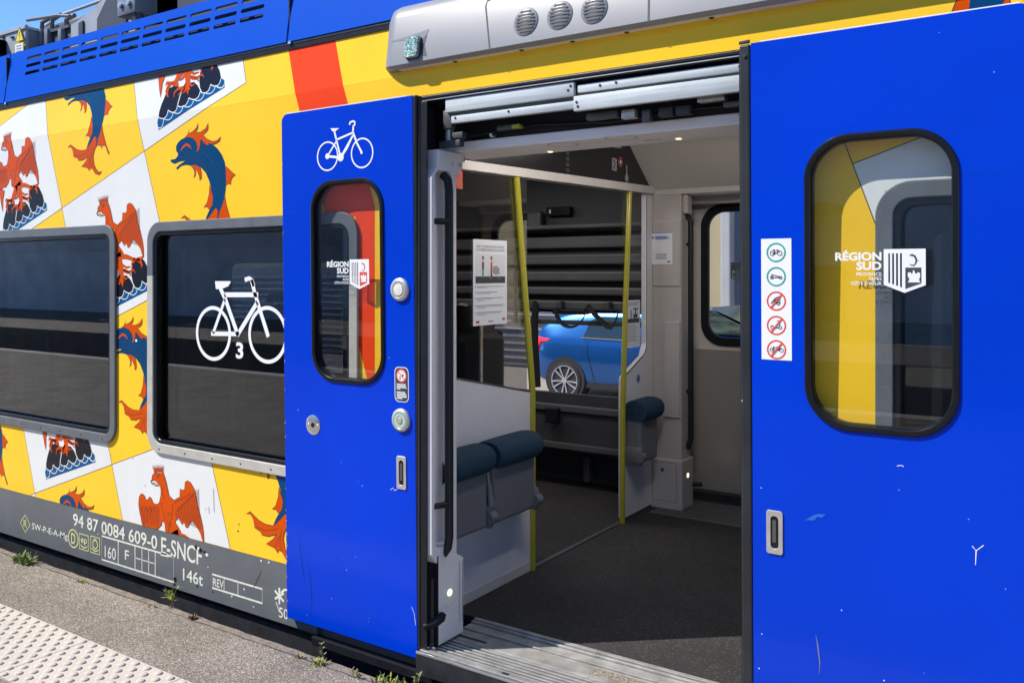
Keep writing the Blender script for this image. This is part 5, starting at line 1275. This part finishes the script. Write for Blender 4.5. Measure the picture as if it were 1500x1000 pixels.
# ============================================================ loose things on the train
def poster():
    F = PART @ Matrix.Translation((0, 0, .009)); tp = lambda x, y: hit(F, 680 + x / 5.88, 330 + y / 5.88)
    a = tp(78, 118); x1 = tp(368, 128)[0]; z0 = tp(80, 868)[1]; z1 = a[1]; x0 = a[0]; W = x1 - x0; H = z1 - z0
    mb = MB(); mb.box(x0, x1, z0, z1, -.0012, 0, paper, M=F); Q = lambda u, v: (x0 + u * W, z1 - v * H)
    def bx(u0, u1, v0, v1, m_, z=.0005): mb.flat([Q(u0, v1), Q(u1, v1), Q(u1, v0), Q(u0, v0)], z, m_, F)
    put_text(mb, 'AMIS CYCLISTES, POUR DES VOYAGES', *(Q(.09, 0)[0], Q(.90, 0)[0]), Q(0, .095)[1], .011, .0005, dark_print, F)
    put_text(mb, 'PLUS SEREINS À BORD DE NOS TRAINS', *(Q(.09, 0)[0], Q(.92, 0)[0]), Q(0, .135)[1], .011, .0005, dark_print, F)
    bx(.06, .94, .17, .43, panel_white); bx(.06, .94, .43, .51, dark_print, .0007)
    for u, top, leg in ((.27, dark_print, green_print), (.52, red_print, dark_print)):
        bx(u - .025, u + .03, .26, .35, top, .0009); bx(u - .02, u + .025, .35, .45, leg, .0009); mb.flat(circ(*Q(u, .225), .0085, 14), .001, skin_print, F); mb.flat([Q(u - .04, .215), Q(u + .04, .215), Q(u + .02, .195), Q(u - .02, .195)], .0011, dark_print, F)
    for u in (.50, .74): mb.ribbon(circ(*Q(u, .42), .014, 16), .0018, .0011, grey_print, True, F)
    mb.flat([Q(.56, .32), Q(.66, .30), Q(.76, .33), Q(.76, .40), (Q(.64, .41)), Q(.56, .39)], .0010, grey_print, F); mb.flat(circ(*Q(.42, .42), .004, 8), .0011, sign_yellow, F)
    for g, (v, ls) in enumerate([(.545, (.88, .40)), (.612, (.70, .50)), (.68, (.88, .55, .3)), (.765, (.90, .86, .35)), (.845, (.85, .8, .35))]):
        mb.flat(circ(*Q(.055, v + .005), .003, 8), .0007, dark_print, F)
        for k, e_ in enumerate(ls): bx(.09, .09 + (e_ - .09), v + k * .015, v + .006 + k * .015, grey_print if k else dark_print)
    bx(.07, .17, .945, .97, pink_print, .0008); bx(.85, .93, .925, .955, red_print, .0008); bx(.43, .58, .95, .968, grey_print)
    o = mb.build('poster'); tag(ground_origin(o), 'white paper poster with two drawn people and a bicycle, taped on the partition glass', 'poster')
poster()
def notice(name, M, x0, x1, z0, z1, label):
    mb = MB(); mb.box(x0, x1, z0, z1, -.001, 0, paper, M=M); W = x1 - x0; H = z1 - z0
    Q = lambda u, v: (x0 + u * W, z1 - v * H)
    def bx(u0, u1, v0, v1, m_, z=.0005): mb.flat([Q(u0, v1), Q(u1, v1), Q(u1, v0), Q(u0, v0)], z, m_, M)
    return mb, Q, bx
F = frame((0, 2.2655, 0), (1, 0, 0), (0, 0, 1)); a = hit(F, 951, 341); b_ = hit(F, 985, 387)
mb, Q, bx = notice('notice', F, a[0], b_[0], b_[1], a[1], '')
bx(.0, 1, 0, .02, blue_print); bx(.25, .78, .12, .15, blue_print); bx(.27, .88, .16, .19, blue_print); bx(.27, .75, .20, .22, blue_print); bx(.1, .2, .12, .2, grey_print)
for v in (.66, .70, .74, .78, .82): bx(.28, .75, v, v + .02, grey_print)
bx(.78, .9, .9, .94, dark_print)
o = mb.build('notice'); tag(ground_origin(o), 'small white notice with blue heading on the pale rear door pillar', 'notice')
F = PART @ Matrix.Translation((0, 0, .0165)); a = hit(F, 917.5, 440); b_ = hit(F, 937.5, 507)
mb, Q, bx = notice('notice', F, a[0], b_[0], b_[1], a[1], '')
bx(.1, .9, .05, .07, grey_print); bx(.08, .8, .09, .11, grey_print); bx(.05, .95, .39, .48, dark_print); bx(.3, .36, .2, .42, dark_print, .0008); bx(.5, .85, .17, .2, dark_print, .0008); bx(.62, .7, .2, .3, dark_print, .0008); bx(.5, .8, .3, .38, dark_print, .0008)
for k in range(10): bx(.08, .6 + .3 * ((k * 7) % 5) / 5, .52 + k * .037, .533 + k * .037, grey_print)
o = mb.build('notice'); tag(ground_origin(o), 'narrow white instruction sheet with dark band, beside the second yellow pole', 'notice')

def strap(pts, label, w_=.022):
    mb = MB(); q = [(*((atY(px, py, y))[0:1]), y, atY(px, py, y)[1]) for px, py, y in pts]; mb.tube(q, w_ / 2, strap_mat, 8, flat=.3); o = mb.build('strap')
    tag(ground_origin(o), label, 'strap', 'black straps hanging from the bicycle rack')
strap([(785, 445, 2.43), (783, 470, 2.42), (784, 510, 2.42), (786, 545, 2.42), (787, 567, 2.42)], 'straight black strap hanging down beside the first yellow pole', .05)
strap([(836 - 22 * math.cos(a * .2618), 451 + 28 * math.sin(a * .2618), 2.42) for a in range(13)], 'black strap looped in a half circle in front of the car boot', .03)
strap([(860, 447, 2.41), (867, 456, 2.41), (876, 465, 2.41), (885, 474, 2.41), (891, 479, 2.41), (896, 480, 2.41), (900, 475, 2.41), (903, 466, 2.41), (906, 456, 2.41)], 'black strap sagging to the right, ending by the second yellow pole', .035)

# ============================================================ the blue car
def build_car():
    YC = 9.9; GZ = -.66
    root = thing('parked_car', 'glossy blue hatchback parked beyond the train, seen through its windows', 'car', (-6, YC + .85, GZ))
    X = lambda s: -7.98 + s                                      # s metres from the tail
    # station: s, z sill, z bumper/belt, z roof or None, half width
    st = [(0.0, .42, .78, .86), (.04, .30, 1.00, 1.08), (.12, .24, 1.02, 1.20), (.30, .22, 1.03, 1.38), (.55, .20, 1.03, 1.46), (.9, .20, 1.02, 1.50), (1.4, .20, 1.01, 1.52), (2.0, .20, 1.01, 1.54), (2.6, .20, 1.03, 1.56), (3.1, .20, 1.06, 1.53), (3.4, .20, 1.08, 1.38), (3.8, .20, 1.09, 1.20), (4.1, .20, 1.07, 1.10), (4.4, .24, .98, 1.0), (4.7, .30, .82, .84), (4.8, .38, .70, .72)]
    vs = []; fs = []; sec = None
    W2_ = .86
    for s, zs, zb, zr in st:
        e = 1 - .12 * max(0, (.35 - s) / .35) ** 2 - .22 * max(0, (s - 4.1) / .7) ** 2
        w_ = W2_ * e; r_ = w_ * (.76 if zr - zb > .25 else .9)
        ring_ = [(w_ * .90, zs), (w_ * .985, zs + .10), (w_, (zs + zb) / 2), (w_ * .985, zb - .10), (w_ * .94, zb), (r_ * 1.02, zb + (zr - zb) * .75), (r_ * .90, zr - .01), (r_ * .45, zr + .01)]
        full = [(-a, z) for a, z in ring_] + [(a, z) for a, z in ring_[::-1]]
        for a, z in full: vs.append((X(s), YC + W2_ + a, GZ + z))
    n_ = 16
    for i in range(len(st) - 1):
        for k in range(n_): fs.append([i * n_ + k, (i + 1) * n_ + k, (i + 1) * n_ + (k + 1) % n_, i * n_ + (k + 1) % n_])
    fs.append(list(range(n_))); fs.append([(len(st) - 1) * n_ + k for k in range(n_)][::-1])
    mb = MB(); mb.add(vs, fs, car_blue, True); body = mb.build('body', root)
    m_ = body.modifiers.new('s', 'SUBSURF'); m_.levels = 2; m_.render_levels = 2
    SD = frame((0, YC + .03, GZ), (1, 0, 0), (0, 0, 1))
    def sidequad(name, pts, y, mtl, th=.01):
        mb = MB(); M = frame((0, YC + y, GZ), (1, 0, 0), (0, 0, 1)); mb.prism([(X(a), z) for a, z in pts], -.03, th, mtl, M); return mb.build(name, root)
    # side window leans in: build as a tilted prism
    Mw = frame((0, YC + .052, GZ + 1.02), (1, 0, 0), (0, .42, 1))
    def tilt(name, pts, mtl, off=.012):
        mb = MB(); mb.prism([(X(a), z) for a, z in pts], -.02, off, mtl, Mw); return mb.build(name, root)
    tilt('side_window', [(.98, .02), (1.95, .0), (1.95, .37), (1.25, .38), (1.05, .30)], car_glass); tilt('side_window', [(2.0, .0), (3.3, .02), (2.85, .38), (2.0, .40)], car_glass)
    tilt('window_trim', [(.95, -.01), (3.02, -.045), (3.02, -.02), (.95, .015)], outline, .016)
    for s in (.66, 3.75):
        mb = MB(); cx_ = X(s); M = frame((cx_, YC + .0, GZ + .335), (1, 0, 0), (0, 0, 1))
        mb.lathe([(.372, -.25), (.372, .004), (.001, .004)], tyre_mat, M, 40); mb.build('wheel_arch', root)
        M = frame((cx_, YC + .02, GZ + .315), (1, 0, 0), (0, 0, 1)); mb = MB()
        mb.lathe([(.20, -.2), (.31, -.18), (.315, -.02), (.30, .038), (.255, .044), (.245, .02), (.001, .02)], tyre_mat, M, 40); wh = mb.build('wheel', root)
        mb = MB(); mb.lathe([(.252, .030), (.248, .046), (.236, .046), (.226, .022)], alloy, M, 40)
        for k in range(10):
            th = 2 * math.pi * k / 10 + (.10 if k % 2 else -.10); c_, s_ = math.cos(th), math.sin(th)
            mb.prism([(c_ * .04 - s_ * .008, s_ * .04 + c_ * .008), (c_ * .04 + s_ * .008, s_ * .04 - c_ * .008), (c_ * .235 + s_ * .013, s_ * .235 - c_ * .013), (c_ * .235 - s_ * .013, s_ * .235 + c_ * .013)], .024, .042, alloy, M)
        mb.lathe([(.05, .03), (.045, .048), (.001, .05)], alloy, M, 20); mb.build('rim', wh)
    mb = MB(); M = frame((0, YC + .10, GZ), (1, 0, 0), (0, 0, 1)); mb.prism([(X(-.03), 1.02), (X(.34), .985), (X(.30), .955), (X(.14), .935), (X(.04), .72), (X(-.04), .70)], -.28, .075, tail_red, M); mb.build('tail_lamp', root)
    mb = MB(); mb.box(X(.02), X(.30), YC + .2, YC + 1.5, GZ + 1.42, GZ + 1.47, car_blue, .015); mb.build('spoiler', root)
    mb = MB(); mb.add([(X(3.08), YC + .20, GZ + 1.56), (X(3.08), YC + 1.52, GZ + 1.56), (X(4.12), YC + 1.64, GZ + 1.13), (X(4.12), YC + .08, GZ + 1.13)], [[0, 3, 2, 1]], windscreen); mb.build('windscreen', root)
    mb = MB(); mb.prism([(X(1.0), .30), (X(2.9), .30), (X(2.9), .22), (X(1.0), .22)], -.1, .04, outline, frame((0, YC + .06, GZ), (1, 0, 0), (0, 0, 1))); mb.build('sill_trim', root)
    sidequad('front_side_glass', [(3.02, 1.19), (3.02, 1.57), (3.1, 1.56), (3.78, 1.25), (3.95, 1.17)], -.02, windscreen)
    mb = MB(); M = frame((0, YC - .004, GZ), (1, 0, 0), (0, 0, 1)); mb.ribbon([(X(1.05), 1.0), (X(1.06), .8), (X(1.16), .5), (X(1.2), .3)], .010, .0, outline, False, M); mb.build('door_gap', root)
    return root
build_car()

# ============================================================ weeds on the platform edge
leaf_g = mat('weed_leaf_green', (.11, .17, .03), .7, var=.35, vscale=25); leaf_y = mat('weed_leaf_yellow', (.34, .32, .04), .7, var=.2, vscale=25); leaf_b = mat('weed_leaf_brown', (.13, .06, .045), .8, var=.3, vscale=25); stem_b = mat('weed_stem', (.16, .11, .05), .8)
pale_g = mat('weed_leaf_pale', (.28, .31, .10), .7, var=.3, vscale=30)
def blade(mb, p, d, L_, w_, m_, bend=.4, up=.6):
    d = Vector((math.cos(d), math.sin(d), 0)); s_ = Vector((-d.y, d.x, 0)); pts = []
    for k in range(5):
        t = k / 4; c = Vector(p) + d * L_ * t * (1 - up * .5) + Vector((0, 0, 1)) * L_ * up * (t - bend * t * t); ww = w_ * math.sin(math.pi * min(.98, .12 + t * .86)) ; pts.append((c - s_ * ww / 2, c + s_ * ww / 2))
    vs = [q for a in pts for q in a]; fs = [[2 * k, 2 * k + 1, 2 * k + 3, 2 * k + 2] for k in range(4)]; mb.add([tuple(v) for v in vs], fs, m_, True)
def weed(px, py, n_, L_, w_, mats_, label, kind='tuft', spread=.03, name='weed'):
    r = ray(px, py); t = (PZ - CAMZ) / r.z; x = r.x * t; y = CAMY + r.y * t; y = min(y, -.185); R_ = random.Random(int(px * 7 + py)); mb = MB()
    if kind == 'tuft':
        for k in range(n_): blade(mb, (x + R_.uniform(-spread, spread), y + R_.uniform(-spread, spread) * .4, PZ - .004), R_.uniform(0, 6.28), L_ * R_.uniform(.5, 1.1), w_ * R_.uniform(.7, 1.2), R_.choice(mats_), R_.uniform(.1, .6), R_.uniform(.5, 1.2))
    else:
        for k in range(max(3, n_ // 6)):
            a = R_.uniform(-1.2, 1.2) - .3; h = L_ * R_.uniform(.6, 1.2); p0 = Vector((x + R_.uniform(-spread, spread), y, PZ)); pts = [p0 + Vector((math.sin(a) * h * .6 * s, R_.uniform(-.01, .01), h * s)) for s in (0, .35, .7, 1)]
            mb.tube([tuple(q) for q in pts], [.0018, .0016, .0013, .001], stem_b, 6)
            for q in pts[1:]:
                for _ in range(3): blade(mb, tuple(q), R_.uniform(0, 6.28), w_ * 3 * R_.uniform(.7, 1.3), w_, R_.choice(mats_), .2, R_.uniform(.2, 1))
    o = mb.build(name); tag(ground_origin(o), label, 'weed', 'weeds growing along the platform edge')
weed(35, 824, 80, .075, .014, [leaf_g, pale_g, leaf_g], 'largest green leafy weed at the far left of the platform edge', spread=.055)
weed(120, 852, 26, .030, .006, [pale_g, leaf_y], 'small low green tuft between the large weed and the upright stems', spread=.03)
weed(257, 890, 26, .085, .009, [leaf_y, leaf_g, leaf_y], 'spindly upright weed with yellow leaves on bare stems', 'stem', .035)
weed(222, 888, 20, .022, .006, [pale_g, leaf_y], 'tiny yellowish sprig just left of the upright spindly weed', spread=.02)
weed(281, 905, 40, .028, .010, [leaf_b, leaf_b, stem_b], 'reddish brown withered weed on the platform joint', spread=.022)
weed(438, 962, 26, .030, .005, [pale_g, stem_b, leaf_y], 'short dry tuft left of the bushy pale weed below the door', spread=.018)
weed(466, 972, 60, .045, .006, [pale_g, leaf_y, pale_g], 'bushy pale weed base below the left door leaf', spread=.024)
weed(474, 966, 18, .055, .005, [pale_g], 'thin stems with pale buds rising from the bushy weed', 'stem', .02)
weed(522, 992, 18, .030, .005, [stem_b, leaf_y], 'dried brown weed stalk between the two pale bushes', 'stem', .03)
weed(575, 1003, 90, .050, .008, [leaf_g, pale_g, leaf_y], 'green bushy weed cut by the bottom edge of the photo', spread=.07)
weed(612, 1006, 24, .055, .006, [pale_g, leaf_g], 'tall green shoots at the right end of the bottom weed', 'stem', .04)
